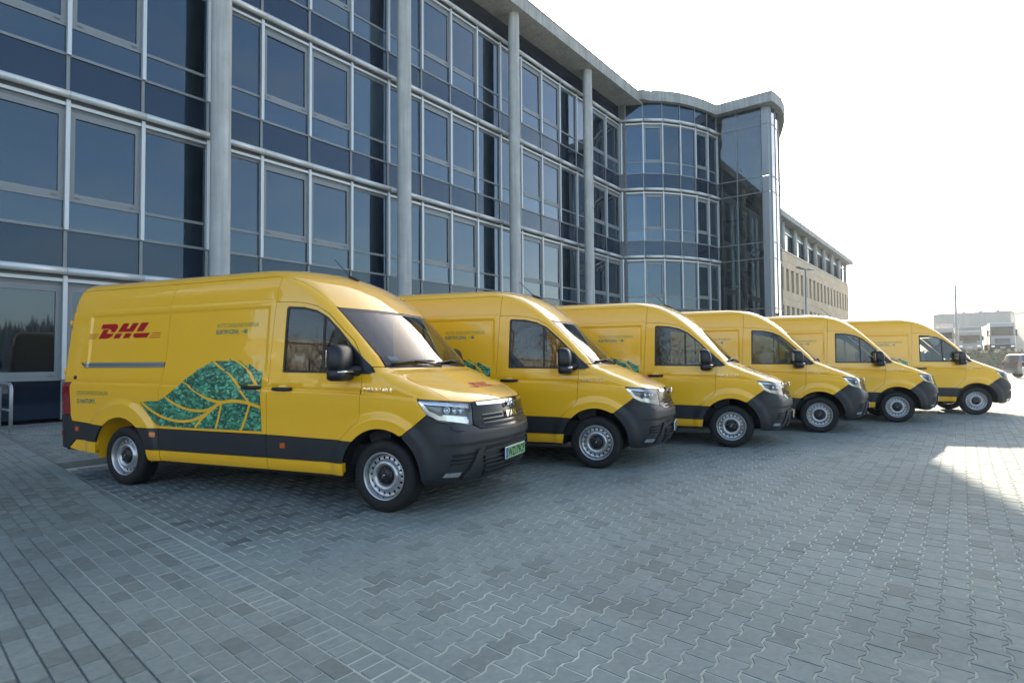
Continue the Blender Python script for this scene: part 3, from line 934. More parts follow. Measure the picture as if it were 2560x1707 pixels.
def inset(p, g):
    """shrink a polygon by g"""
    if area(p) < 0: p = p[::-1]
    n = len(p); out = []
    for i in range(n):
        a, b, c = p[i - 1], p[i], p[(i + 1) % n]
        d1 = (b[0] - a[0], b[1] - a[1]); d2 = (c[0] - b[0], c[1] - b[1])
        l1 = math.hypot(*d1) or 1e-9; l2 = math.hypot(*d2) or 1e-9
        n1 = (-d1[1] / l1, d1[0] / l1); n2 = (-d2[1] / l2, d2[0] / l2)
        m = (n1[0] + n2[0], n1[1] + n2[1]); k = m[0] * n1[0] + m[1] * n1[1]
        k = g / max(k, .35)
        out.append((b[0] + m[0] * k, b[1] + m[1] * k))
    return out
def inpoly(pts, poly):
    x = pts[:, 0]; y = pts[:, 1]; c = np.zeros(len(pts), bool)
    n = len(poly)
    for i in range(n):
        x0, y0 = poly[i]; x1, y1 = poly[(i + 1) % n]
        if y0 == y1: continue
        k = ((y0 > y) != (y1 > y)) & (x < (x1 - x0) * (y - y0) / (y1 - y0) + x0)
        c ^= k
    return c
def triangulate(poly, holes=(), grid=.05, extra=None):
    pts = [Vector(p) for p in poly]; edges = [(i, (i + 1) % len(poly)) for i in range(len(poly))]
    for h in holes:
        k = len(pts); pts += [Vector(p) for p in h]
        edges += [(k + i, k + (i + 1) % len(h)) for i in range(len(h))]
    A = np.array(poly)
    gx, gy = (grid, grid) if not isinstance(grid, tuple) else grid
    xs = np.arange(A[:, 0].min() + gx * .5, A[:, 0].max(), gx); ys = np.arange(A[:, 1].min() + gy * .5, A[:, 1].max(), gy)
    cand = np.array([(x, y) for j, y in enumerate(ys) for x in xs + (gx * .5 if j % 2 else 0)]) if len(xs) and len(ys) else np.zeros((0, 2))
    if extra is not None and len(extra):
        E = np.array(extra, float); E = E[(E[:, 0] > A[:, 0].min()) & (E[:, 0] < A[:, 0].max()) & (E[:, 1] > A[:, 1].min()) & (E[:, 1] < A[:, 1].max())]
        if len(E) and len(cand):
            keep = np.ones(len(cand), bool)
            for k in range(0, len(cand), 400):
                keep[k:k + 400] = ((cand[k:k + 400, None, :] - E[None]) ** 2).sum(-1).min(1) > (.35 * min(gx, gy)) ** 2
            cand = np.vstack([cand[keep], E])
        elif len(E): cand = E
    if len(cand):
        ok = inpoly(cand, poly)
        for h in holes: ok &= ~inpoly(cand, h)
        # keep clear of the boundary
        B = np.array([tuple(p) for p in pts])
        cand = cand[ok]
        if len(cand):
            d = np.sqrt(((cand[:, None, :] - B[None]) ** 2).sum(-1)).min(1)
            cand = cand[d > min(gx, gy) * .3]
        pts += [Vector(tuple(c)) for c in cand]
    r = delaunay_2d_cdt(pts, edges, [], 0, 1e-6)
    V = np.array([tuple(v) for v in r[0]]); F = np.array([f for f in r[2]])
    cen = V[F].mean(1)
    ok = inpoly(cen, poly)
    for h in holes: ok &= ~inpoly(cen, h)
    return V, F[ok]
def crease_points(poly):
    """extra rows of points along the pressed lines so that they shade crisply"""
    A = np.array(poly)
    x0 = A[:, 0].min() + float(xcor(1.15)) - .3; x1 = min(.42, A[:, 0].max() + float(xcor(1.15)) + .3)
    out = []
    xs = np.arange(x0, x1, .03)
    for i, dz in enumerate((-.06, -.03, -.018, -.008, .0, .006, .014, .024)):
        out.append(np.stack([xs, zc_(xs) + dz], 1))
    xs = np.arange(x0, min(x1, -1.3), .03)
    for z in (1.996, 2.006, 2.016, 2.026, 2.036, 2.046, 2.064, 2.073, 2.082, 2.091, 2.100, 2.112): out.append(np.stack([xs, np.full_like(xs, z)], 1))
    for (cx_, cz_), ro in zip(WC, (.60, .665)):
        a = np.linspace(-.2, math.pi + .2, 90)
        for rr in (ro - .085, ro - .06, ro - .035, ro - .015, ro, ro + .012): out.append(np.stack([cx_ + rr * np.cos(a), cz_ + .02 + rr * np.sin(a)], 1))
    zs = np.arange(1.28, 2.06, .022)
    for x in (-4.304, -4.29, -4.275, -4.262, -4.25, -1.46, -1.446, -1.432, -1.418, -1.408): out.append(np.stack([np.full_like(zs, x), zs], 1))
    E = np.concatenate(out)
    E = E[(E[:, 1] > .3) & (E[:, 0] > -4.72) & (E[:, 0] < .6)]
    q = q_of_x_arr(E[:, 0], E[:, 1])
    return np.stack([q, E[:, 1]], 1)
def set_normals(me, N):
    me.polygons.foreach_set('use_smooth', [True] * len(me.polygons))
    me.normals_split_custom_set_from_vertices([tuple(n) for n in N])
def panel_mesh(name, loops, side=-1, gap=.0025, off=0.0, skirt=.014, grid=.05, crease=False, mirror=False, kind='q'):
    """a body panel: polygon(s) in (q,z) laid on the body surface, with a gap all round and edges folded inward"""
    # side panels are cut in a sheared plane where x stays upright, so that the mesh follows the pressed lines
    sh_ = max(p[0] for p in loops[0]) < .45
    fw = (lambda L: [(q + x, z) for (q, z), x in zip(L, xcor(np.array([p[1] for p in L])))]) if sh_ else (lambda L: list(L))
    bk = (lambda L: [(u - x, z) for (u, z), x in zip(L, xcor(np.array([p[1] for p in L])))]) if sh_ else (lambda L: list(L))
    loops = [fw(L) for L in loops]
    outer = inset(loops[0], gap) if gap else (loops[0] if area(loops[0]) > 0 else loops[0][::-1])
    holes = [inset(h, -gap) if gap else h for h in loops[1:]]
    Vq, F = triangulate(outer, holes, grid, fw(crease_points(bk(outer))) if crease else None)
    Vq = np.array(bk([tuple(v) for v in Vq])); outer = bk(outer); holes = [bk(h) for h in holes]
    p3 = P(Vq[:, 0], Vq[:, 1]); n3 = PN(Vq[:, 0], Vq[:, 1])
    p3 = p3 + n3 * off
    Vv = [p3]; Nn = [n3]; Ff = [tuple(f) for f in F]; cnt = len(p3)
    if skirt:
        for lp, sgn in [(outer, 1)] + [(h, -1) for h in holes]:
            L = np.array(lp); a = P(L[:, 0], L[:, 1]); na = PN(L[:, 0], L[:, 1]); a = a + na * off; b = a - na * skirt
            k = len(lp)
            t = np.roll(a, -1, 0) - np.roll(a, 1, 0)
            on = np.cross(t, na); on /= np.maximum(np.linalg.norm(on, axis=1, keepdims=True), 1e-9)
            Vv += [a, b]; Nn += [on, on]
            for i in range(k):
                j = (i + 1) % k
                Ff.append((cnt + i, cnt + k + i, cnt + k + j, cnt + j))
            cnt += 2 * k
    V3 = np.concatenate(Vv); N3 = np.concatenate(Nn)
    return V3, N3, Ff
def put_panel(name, V3, N3, Ff, matl, parent, side=-1, both=False):
    V = V3.copy(); N = N3.copy()
    if side < 0 or both:
        Vm = V3 * np.array([1, -1, 1]); Nm = N3 * np.array([1, -1, 1])
    if both:
        k = len(V); V = np.concatenate([V, Vm]); N = np.concatenate([N, Nm])
        F = list(Ff) + [tuple(i + k for i in f[::-1]) for f in Ff]
    elif side < 0:
        V, N = Vm, Nm; F = [f[::-1] for f in Ff]
    else: F = Ff
    # faces must agree with the normals
    FF = []
    tri = np.array([f[:3] for f in F])
    nn = np.cross(V[tri[:, 1]] - V[tri[:, 0]], V[tri[:, 2]] - V[tri[:, 0]])
    flip = (nn * (N[tri[:, 0]] + N[tri[:, 1]] + N[tri[:, 2]])).sum(1) < 0
    FF = [f[::-1] if k else f for f, k in zip(F, flip)]
    me = bpy.data.meshes.new(name)
    me.from_pydata(V.tolist(), [], [tuple(int(i) for i in f) for f in FF])
    me.update()
    set_normals(me, N)
    return link(name, me, parent, matl)
def panel(name, loops, matl, parent, sides=(-1, 1), **kw):
    d = panel_mesh(name, loops, **kw)
    return [put_panel(name, *d, matl, parent, s) for s in sides]
def ribbon(name, pts_q, width, matl, parent, off=.002, side=-1, lift=None):
    """flat strip draped along a (q,z) polyline"""
    A = np.array(pts_q); t = np.gradient(A, axis=0); t /= np.maximum(np.linalg.norm(t, axis=1, keepdims=True), 1e-9)
    nn = np.stack([-t[:, 1], t[:, 0]], 1)
    wd = (np.array(width) if np.ndim(width) else np.full(len(A), width))[:, None] / 2
    a, b = A + nn * wd, A - nn * wd
    Vv = []; Nn = []
    for s_ in (a, b):
        nrm = PN(s_[:, 0], s_[:, 1]); Vv.append(P(s_[:, 0], s_[:, 1]) + nrm * off); Nn.append(nrm)
    k = len(A)
    F = [(i, i + 1, k + i + 1, k + i) for i in range(k - 1)]
    return put_panel(name, np.concatenate(Vv), np.concatenate(Nn), F, matl, parent, side)
def drape_mesh(name, V2, F2, matl, parent, off=.002, side=-1):
    """map a flat mesh given in (x,z) onto the side"""
    z = np.array([p[1] for p in V2]); q = q_of_x_arr([p[0] for p in V2], z)
    n = PN(q, z)
    return put_panel(name, P(q, z) + n * off, n, [tuple(f) for f in F2], matl, parent, side)
def text_mesh(txt, size, spacing=1.0, bold=0.0, shear=0.0):
    cu_ = bpy.data.curves.new('t', 'FONT'); cu_.body = txt; cu_.size = size; cu_.space_character = spacing; cu_.offset = bold; cu_.shear = shear
    cu_.resolution_u = 3
    ob = bpy.data.objects.new('t', cu_)
    COL.objects.link(ob)
    dg = bpy.context.evaluated_depsgraph_get()
    me = bpy.data.meshes.new_from_object(ob.evaluated_get(dg))
    V = [tuple(v.co)[:2] for v in me.vertices]; F = [tuple(p.vertices) for p in me.polygons]
    bpy.data.objects.remove(ob); bpy.data.curves.remove(cu_); bpy.data.meshes.remove(me)
    return V, F
# ------------------------------------------------------------------ delivery van: materials
def paint_mat():
    m = mat('yellow_paint', (0.92, 0.485, 0.010), 0.42, coat=1.0, coat_rough=0.025, spec=0.4)
    n = m.node_tree.nodes; l = m.node_tree.links; b = n['Principled BSDF']
    tc = n.new('ShaderNodeTexCoord')
    no = n.new('ShaderNodeTexNoise'); no.inputs['Scale'].default_value = 3.0; no.inputs['Detail'].default_value = 6
    l.new(tc.outputs['Object'], no.inputs['Vector'])
    mr = n.new('ShaderNodeMapRange'); mr.inputs[1].default_value = .35; mr.inputs[2].default_value = .8; mr.inputs[3].default_value = .015; mr.inputs[4].default_value = .06
    l.new(no.outputs['Fac'], mr.inputs[0]); l.new(mr.outputs[0], b.inputs['Coat Roughness'])
    # faint orange peel
    n2 = n.new('ShaderNodeTexNoise'); n2.inputs['Scale'].default_value = 9; n2.inputs['Detail'].default_value = 2
    l.new(tc.outputs['Object'], n2.inputs['Vector'])
    bp = n.new('ShaderNodeBump'); bp.inputs['Strength'].default_value = .06; bp.inputs['Distance'].default_value = .01
    l.new(n2.outputs['Fac'], bp.inputs['Height']); l.new(bp.outputs[0], b.inputs['Coat Normal'])
    return m
M_PAINT = paint_mat()
M_PLAS = mat('grey_plastic', (0.019, 0.022, 0.026), 0.48, var=0.12, vscale=6, bump=0.12, bscale=350)
M_BLK = mat('black_plastic', (0.012, 0.013, 0.015), 0.38, var=0.15, vscale=5)
M_GAP = mat('inner_black', (0.006, 0.006, 0.007), 0.8, var=0.1)
M_RUB = mat('tyre_rubber', (0.009, 0.010, 0.011), 0.7, var=0.2, vscale=9, bump=0.15, bscale=80)
M_RIM = mat('wheel_steel', (0.50, 0.51, 0.52), 0.32, 0.75, var=0.06, vscale=10)
M_CHR = mat('chrome', (0.75, 0.76, 0.78), 0.07, 1.0, var=0.03)
M_SLAT = mat('dark_chrome', (0.13, 0.133, 0.14), 0.16, 1.0, var=0.05)
M_GLB = mat('gloss_black', (0.008, 0.009, 0.010), 0.14, ior=1.28, var=0.1)
M_WIN = glass_mat('van_window', (0.50, 0.58, 0.58), 0.92, 1.62)
M_SCR = glass_mat('windscreen_glass', (0.62, 0.70, 0.70), 0.94, 1.55)
M_LENS = glass_mat('lamp_lens', (0.93, 0.95, 0.96), 0.97, 1.45)
M_SIL = mat('lamp_silver', (0.72, 0.74, 0.77), 0.16, 0.85, var=0.05)
M_LWH = mat('lamp_white', (0.92, 0.93, 0.94), 0.2, 0.85, var=0.03)
M_LBLK = mat('lamp_inner', (0.16, 0.17, 0.19), 0.25, 0.6, var=0.2)
M_ORG = mat('orange_reflector', (0.55, 0.10, 0.008), 0.25, coat=0.8, var=0.1, vscale=40)
M_RED = mat('red_lens', (0.22, 0.008, 0.010), 0.18, coat=0.8, var=0.1, vscale=20)
M_DRED = mat('red_print', (0.40, 0.003, 0.010), 0.45, spec=0.25, var=0.03)
M_TEAL = mat('teal_print', (0.06, 0.20, 0.15), 0.4, coat=0.6, var=0.03)
M_GRYP = mat('pale_green_print', (0.17, 0.25, 0.07), 0.4, coat=0.6, var=0.03)
M_SEAT = mat('seat_cloth', (0.045, 0.045, 0.05), 0.9, var=0.15, vscale=30)
M_TRIM = mat('cab_trim', (0.16, 0.165, 0.17), 0.75, var=0.1)
M_ALU2 = mat('door_rail', (0.40, 0.41, 0.43), 0.3, 0.8, var=0.06)
M_WHT = mat('white_print', (0.75, 0.76, 0.76), 0.4, var=0.03)
def leaf_mat():
    m = bpy.data.materials.new('leaf_print'); m.use_nodes = True
    n = m.node_tree.nodes; l = m.node_tree.links; b = n['Principled BSDF']
    b.inputs['Roughness'].default_value = .4; b.inputs['Coat Weight'].default_value = .4; b.inputs['Coat Roughness'].default_value = .06
    tc = n.new('ShaderNodeTexCoord')
    # small overlapping leaves: a warped cell pattern, each cell with its own tone, dark towards the gaps
    nw = n.new('ShaderNodeTexNoise'); nw.inputs['Scale'].default_value = 14; nw.inputs['Detail'].default_value = 3
    l.new(tc.outputs['Object'], nw.inputs['Vector'])
    ma = n.new('ShaderNodeVectorMath'); ma.operation = 'MULTIPLY_ADD'; ma.inputs[1].default_value = (.09, .09, .09)
    l.new(nw.outputs['Color'], ma.inputs[0]); l.new(tc.outputs['Object'], ma.inputs[2])
    mp = n.new('ShaderNodeMapping'); mp.inputs['Scale'].default_value = (24, 24, 52); mp.inputs['Rotation'].default_value = (0, .45, 0)
    l.new(ma.outputs[0], mp.inputs['Vector'])
    vo = n.new('ShaderNodeTexVoronoi'); vo.inputs['Scale'].default_value = 1.0
    l.new(mp.outputs[0], vo.inputs['Vector'])
    sp = n.new('ShaderNodeSeparateColor'); l.new(vo.outputs['Color'], sp.inputs[0])
    ra = n.new('ShaderNodeValToRGB'); e = ra.color_ramp.elements
    e[0].position = 0.0; e[0].color = (0.01, 0.06, 0.045, 1); e[1].position = 1.0; e[1].color = (0.20, 0.62, 0.36, 1)
    k = e.new(.35); k.color = (0.025, 0.16, 0.09, 1); k = e.new(.7); k.color = (0.07, 0.36, 0.20, 1)
    l.new(sp.outputs[0], ra.inputs[0])
    mr = n.new('ShaderNodeMapRange'); mr.inputs[1].default_value = .2; mr.inputs[2].default_value = .8; mr.inputs[3].default_value = 1.15; mr.inputs[4].default_value = .45
    l.new(vo.outputs['Distance'], mr.inputs[0])
    sc = n.new('ShaderNodeVectorMath'); sc.operation = 'SCALE'; l.new(ra.outputs[0], sc.inputs[0]); l.new(mr.outputs[0], sc.inputs['Scale'])
    l.new(sc.outputs[0], b.inputs['Base Color'])
    return m
M_LEAF = leaf_mat()

# ------------------------------------------------------------------ delivery van: panels
def arc(cx_, cz_, r, a0, a1, n=16):
    return [(cx_ + r * math.cos(R(a0 + (a1 - a0) * i / n)), cz_ + r * math.sin(R(a0 + (a1 - a0) * i / n))) for i in range(n + 1)]
AR = 0.44
DOOR_F = [(-.475, .672), (-.40, .735), (-.33, .80), (-.265, .852), (-.238, .91), (-.225, 1.10), (-.215, 1.305), (-.222, 1.385)]
DOOR_T = [(-.222, 1.40), (-.25, 1.51), (-.34, 1.64), (-.50, 1.785), (-.66, 1.93), (-.80, 2.005), (-.97, 2.045), (-1.15, 2.065), (-1.345, 2.07)]
B_S = [(-1.345, 2.07), (-1.39, 1.165), (-1.41, .69)]
WIN = [(-1.205, 1.335), (-.335, 1.325), (-.335, 1.575), (-.375, 1.625), (-.505, 1.755), (-.66, 1.89), (-.80, 1.96), (-.97, 2.0), (-1.175, 2.015), (-1.195, 1.995)]
PANE_R = [(-1.18, 1.36), (-.712, 1.352), (-.718, 1.895), (-.81, 1.94), (-.97, 1.977), (-1.155, 1.992), (-1.17, 1.975)]
PANE_F = [(-.682, 1.352), (-.372, 1.348), (-.372, 1.585), (-.405, 1.622), (-.51, 1.728), (-.688, 1.878)]
def make_van():
    V = empty('delivery_van')
    sides = (-1, 1)
    # --- cab doors
    door_d = panel_mesh('front_door', [path(X(*DOOR_F, *DOOR_T, *B_S[1:])), path(X(*WIN))], crease=True, grid=.045)
    sail_d = panel_mesh('m', [path(X((-.368, 1.62), (-.368, 1.318), (-.135, 1.316), (-.072, 1.333)))], gap=0, off=.008, skirt=.012, grid=.04)
    frame_d = panel_mesh('f', [path(X(*WIN)), path(X(*PANE_R)), path(X(*PANE_F))], gap=.001, off=-.005, skirt=.008, grid=.06)
    pr_d = panel_mesh('p', [path(X(*PANE_R))], gap=0, off=-.011, skirt=0, grid=.06)
    pf_d = panel_mesh('p', [path(X(*PANE_F))], gap=0, off=-.011, skirt=0, grid=.06)
    for s in sides:
        dr = put_panel('front_door', *door_d, M_PAINT, V, s)
        put_panel('window_frame', *frame_d, M_BLK, dr, s)
        put_panel('window_pane', *pr_d, M_WIN, dr, s)
        put_panel('quarter_light', *pf_d, M_WIN, dr, s)
        put_panel('mirror_sail', *sail_d, M_BLK, dr, s)
        handle(dr, -1.19, 1.162, s)
    # --- wings, cab sides
    wing = path(X((-.222, 1.383), (-.215, 1.305), (-.225, 1.10), (-.238, .91), (-.265, .852), (-.33, .80), (-.40, .735), (-.475, .672), *arc(0, .36, AR, 136, 60)[:], (.25, .748), (.505, .943), (.395, 1.09))
                + Yt((.845, 1.064), (.862, 1.2), (.848, 1.3), (.818, 1.374), (.88, 1.383)))
    panel('wing', [wing], M_PAINT, V, crease=True, grid=.04)
    cabs = path(X(*DOOR_T[::-1][:-1], (-.222, 1.388)) + Yt((.86, 1.388), (.856, 1.41), (.86, 1.7), (.862, 2.0), (.862, 2.2), (.862, 2.345)) + X((-1.33, 2.352)))
    panel('cab_side', [cabs], M_PAINT, V, grid=.035)
    # --- load space
    SD = [(-3.0, .695), (-2.99, 1.19), (-2.94, 1.41), (-2.92, 2.09), (-2.89, 2.352)]
    slide = path(X(*B_S[::-1], (-1.33, 2.352), *SD[::-1]))
    dr = [put_panel('sliding_door' if s < 0 else 'load_side', *panel_mesh('s', [slide], crease=True, grid=.06), M_PAINT, V, s) for s in sides]
    handle(dr[0], -1.615, 1.175, -1, rear=True)
    quarter = path(X(*SD, (-4.71, 2.352), (-4.758, 2.0), (-4.82, 1.3), (-4.824, 1.214), (-4.565, 1.214), (-4.565, .812), (-4.54, .737), *arc(-3.64, .36, .445, 131, 49)))
    qp = panel('rear_quarter', [quarter], M_PAINT, V, crease=True, grid=.055)
    # --- dark mouldings and sills
    for nm, lp in (('front_moulding', X((-1.41, .452), (-1.41, .686), (-.475, .669), *arc(0, .36, AR, 136, 168))),
                   ('door_moulding', X((-3.0, .452), (-3.0, .691), (-1.413, .686), (-1.413, .452))),
                   ('rear_moulding', X((-3.003, .452), (-3.003, .691), *arc(-3.64, .36, .445, 48, 12)))):
        panel(nm, [path(lp)], M_PLAS, V, gap=.0015, off=.005, skirt=.012, grid=.06)
    for nm, lp in (('sill', X((-1.41, .325), (-1.41, .449), (-.43, .449), (-.445, .325))),
                   ('sill', X((-3.0, .325), (-3.0, .449), (-1.414, .449), (-1.414, .325))),
                   ('sill', X((-3.19, .325), (-3.2, .449), (-3.004, .449), (-3.004, .325))),
                   ('rear_sill', X((-4.46, .512), (-4.60, .405), (-4.43, .372), (-4.085, .36), (-4.066, .497)))):
        panel(nm, [path(lp)], M_PAINT, V, gap=.0015, off=0, skirt=.05, grid=.05)
    rb = path(X((-4.54, .734), (-4.565, .81), (-4.84, .81), (-4.85, .40), (-4.61, .402), (-4.47, .517), (-4.068, .50), *arc(-3.64, .36, .445, 161, 131)))
    panel('rear_bumper', [rb], M_PLAS, V, gap=.0015, off=.006, skirt=.02, grid=.05)
    tl = path(X((-4.568, .816), (-4.568, 1.21), (-4.824, 1.21), (-4.84, .816)))
    panel('tail_lamp', [tl], M_RED, V, gap=.0015, off=.004, skirt=.02, grid=.04)
    # --- rear doors, rear bumper bar
    for s in sides:
        mb = MB(); zs = [.45, .81, 1.2, 1.3, 1.7, 2.0, 2.2, 2.352]
        for z in zs:
            for y in (.004, .3, .6, float(w_(z)) - RRC + .004): mb.V.append((float(xr_(z)) - .004, y * s, z))
        for i in range(len(zs) - 1):
            for j in range(3): mb.F.append((i * 4 + j, i * 4 + j + 1, i * 4 + j + 5, i * 4 + j + 4)); mb.S.append(True)
        fix_normals(mb.build('rear_door', M_PAINT, V))
        for z in (.95, 1.35, 1.95):
            MB().tube([(float(xr_(z)) + .0, s * (.955 if z < 1.5 else .925), z - .035), (float(xr_(z)), s * (.955 if z < 1.5 else .925), z + .035)], .018, 8).build('hinge', M_PAINT, V)
    mb = MB(); mb.cbox(-4.86, -4.70, -.86, .86, .40, .60, .02); mb.build('rear_step', M_PLAS, V)
    # --- roof
    roof(V)
    # --- bonnet, windscreen
    hood = path(Yt((0, 1.052), (.3, 1.052), (.628, 1.043), (.842, 1.068), (.859, 1.2), (.845, 1.3), (.815, 1.371), (.4, 1.371), (0, 1.371)))
    put_panel('bonnet', *panel_mesh('h', [hood], gap=0, skirt=.012, grid=.035), M_PAINT, V, both=True)
    cowl = path(Yt((0, 1.373), (.83, 1.373), (.845, 1.402), (0, 1.402)))
    put_panel('cowl', *panel_mesh('h', [cowl], gap=0, off=-.008, skirt=.01, grid=.03), M_BLK, V, both=True)
    scr = path(Yt((0, 1.402), (.838, 1.402), (.848, 1.7), (.851, 1.988), (0, 1.988)))
    ws = put_panel('windscreen', *panel_mesh('h', [scr], gap=0, off=-.004, skirt=0, grid=.06), M_SCR, V, both=True)
    half_in = path(Yt((-.0, 1.425), (.812, 1.425), (.822, 1.7), (.824, 1.968), (.0, 1.968)))
    # dark printed border of the screen
    bd = path(Yt((.838, 1.402), (.848, 1.7), (.851, 1.988), (.0, 1.988), (.0, 1.965), (.828, 1.965), (.824, 1.7), (.814, 1.402)))
    put_panel('screen_border', *panel_mesh('h', [bd], gap=0, off=-.0025, skirt=0, grid=.04), M_BLK, ws, both=True)
    # --- bumper
    bump = path(X((.25, .744), *arc(0, .36, AR, 58, -5)[1:], (.45, .30)) + Yt((.9, .285), (.0, .285), (.0, .774), (.6, .784), (.672, .828)) + X((.61, .868), (.508, .935)))
    put_panel('front_bumper', *panel_mesh('b', [bump], gap=0, skirt=.03, grid=.03), M_PLAS, V, both=True)
    front_details(V)
    for s in sides: headlamp(V, s)
    # --- inner shell closing the gaps, floor, wheel houses
    ish = path(X((-4.70, .37), (-4.70, 1.2), (-4.62, 2.30), (-1.25, 2.335)) + Yt((.85, 2.2), (.848, 2.0), (.848, 1.40), (.84, 1.2), (.85, 1.08)) + X((.40, 1.08), (.24, .775), *arc(0, .36, .455, 62, 178)[1:], (-.47, .345), (-3.19, .345), *arc(-3.64, .36, .46, 2, 178)))
    hole = path(X((-1.19, 1.345), (-.36, 1.335), (-.36, 1.59), (-.505, 1.742), (-.66, 1.88), (-.80, 1.948), (-.97, 1.99), (-1.175, 2.003)))
    for s in sides:
        put_panel('inner_body', *panel_mesh('i', [ish, hole], gap=0, off=-.022, skirt=0, grid=.12), M_GAP, V, s)
    mb = MB(); mb.box(-4.6, .55, -.60, .60, .29, .42); mb.box(-3.15, -.48, -.955, -.62, .30, .42); mb.box(-3.15, -.48, .62, .955, .30, .42); mb.box(-4.68, -4.12, -.9, .9, .36, .45)
    mb.build('underbody', M_GAP, V)
    for s in sides:
        for (cx_, cz_), m_, r in ((WC[0], M_GAP, .445), (WC[1], M_PAINT, .452)):
            mb = MB(); n = 24
            for i in range(n + 1):
                a = R(-8 + 196 * i / n)
                x, z = cx_ + r * math.cos(a), .36 + r * math.sin(a)
                mb.V += [(x, s * .55, z), (x, s * (float(w_(max(z, .3))) - .012 + (.02 if m_ is M_PAINT else .02)), z)]
            for i in range(n): mb.F.append((2 * i, 2 * i + 1, 2 * i + 3, 2 * i + 2)); mb.S.append(True)
            mb.F.append(tuple(2 * i for i in range(n + 1))); mb.S.append(False)
            mb.build('wheel_house', m_, V)
    interior(V)
    for s in sides:
        for k, (cx_, cz_) in enumerate(WC): wheel(V, cx_, s)
        mirror(V, s)
    decals(V)
    small_parts(V)
    return V

def handle(par, x, z, s, rear=False):
    # recess dish and grip
    q = path(X(*[(x + .062 * math.cos(t), z + .012 + .048 * math.sin(t)) for t in np.linspace(0, 2 * math.pi, 18)[:-1]]), .2)
    put_panel('handle_dish', *panel_mesh('h', [q], gap=0, off=.0015, skirt=0, grid=.05), M_PAINT, par, s)
    mb = MB()
    y = s * (float(P(q_of_x(x, z), z)[1]) + .022)
    pts = [(x - .125, y - s * .014, z + .004), (x - .11, y, z + .002), (x - .05, y + s * .006, z), (x + .05, y + s * .006, z), (x + .11, y, z + .001), (x + .125, y - s * .014, z + .002)]
    mb.tube(pts, [.014, .019, .021, .021, .019, .014], 10)
    mb.build('handle', M_BLK, par)

def roof(V):
    def zroof(x, y):
        y = np.abs(y); lo = np.full_like(x, 1.93); hi = np.full_like(x, 2.5019)
        for _ in range(40):
            md = (lo + hi) / 2
            w = w_(md)
            u = np.clip((y - (w - RRC)) / RRC, 0, 1)
            ok = (y <= w) & (x <= xfront(y, md)) & (x >= xr_(md) + RRC * (1 - np.sqrt(np.maximum(0, 1 - u * u))))
            lo = np.where(ok, md, lo); hi = np.where(ok, hi, md)
        return lo
    ZE = 2.354
    pts = []
    xs = list(np.linspace(-4.55, -1.05, 60))
    for y in np.linspace(0, float(w_(ZE)) - RRC, 6): pts.append((float(xr_(ZE)), y))
    for t in np.linspace(.15, 1, 6): pts.append((float(xr_(ZE)) + RRC * (1 - math.cos(t * math.pi / 2)), float(w_(ZE)) - RRC + RRC * math.sin(t * math.pi / 2)))
    for x in xs:
        qx = P(x - float(xcor(ZE)), ZE) if x < float(xcor(ZE)) else None
        if qx is not None and qx[1] > .864: pts.append((float(x), float(qx[1])))
    for z in np.linspace(2.345, 2.0, 12): pts.append((float(xfront(.864, z)), .864))
    for y in np.linspace(.82, 0, 14): pts.append((float(xfront(y, 1.992)), y))
    poly = pts + [(x, -y) for x, y in pts[::-1] if y > 1e-6]
    poly = [p for i, p in enumerate(poly) if math.dist(p, poly[i - 1]) > 1e-4]
    ex = []
    for x in np.arange(-4.6, -.9, .07):
        for y in (.85, .83, .81, .79, .765, .74, .71): ex += [(x, y), (x, -y)]
    for y in np.arange(-.84, .85, .06):
        for z in np.linspace(2.01, 2.47, 24):
            ex.append((float(xfront(y, z)) - .002, y))
        for dx in (.01, .025, .05, .09, .14): ex.append((-4.66 + dx, y))
    V2, F2 = triangulate(poly, (), .08, ex)
    x, y = V2[:, 0], V2[:, 1]
    z = zroof(x, y)
    e = .003
    gx = (zroof(x + e, y) - zroof(x - e, y)) / (2 * e); gy = (zroof(x, y + e) - zroof(x, y - e)) / (2 * e)
    gx = np.clip(gx, -2.2, 2.2); gy = np.clip(gy, -2.6, 2.6)
    N = np.stack([-gx, -gy, np.ones_like(gx)], -1); N /= np.linalg.norm(N, axis=1, keepdims=True)
    o = put_panel('roof', np.stack([x, y, z], -1), N, [tuple(f) for f in F2], M_PAINT, V, 1)
    # aerial
    az = float(zroof(np.array([-1.06]), np.array([0.0]))[0])
    mb = MB(); mb.tube([(-1.0, 0, az - .005), (-1.1, 0, az + .03), (-1.15, 0, az + .045)], [.012, .022, .012], 8); mb.tube([(-1.12, 0, az + .04), (-1.36, 0, az + .27)], [.007, .004], 6)
    mb.build('aerial', M_BLK, V)

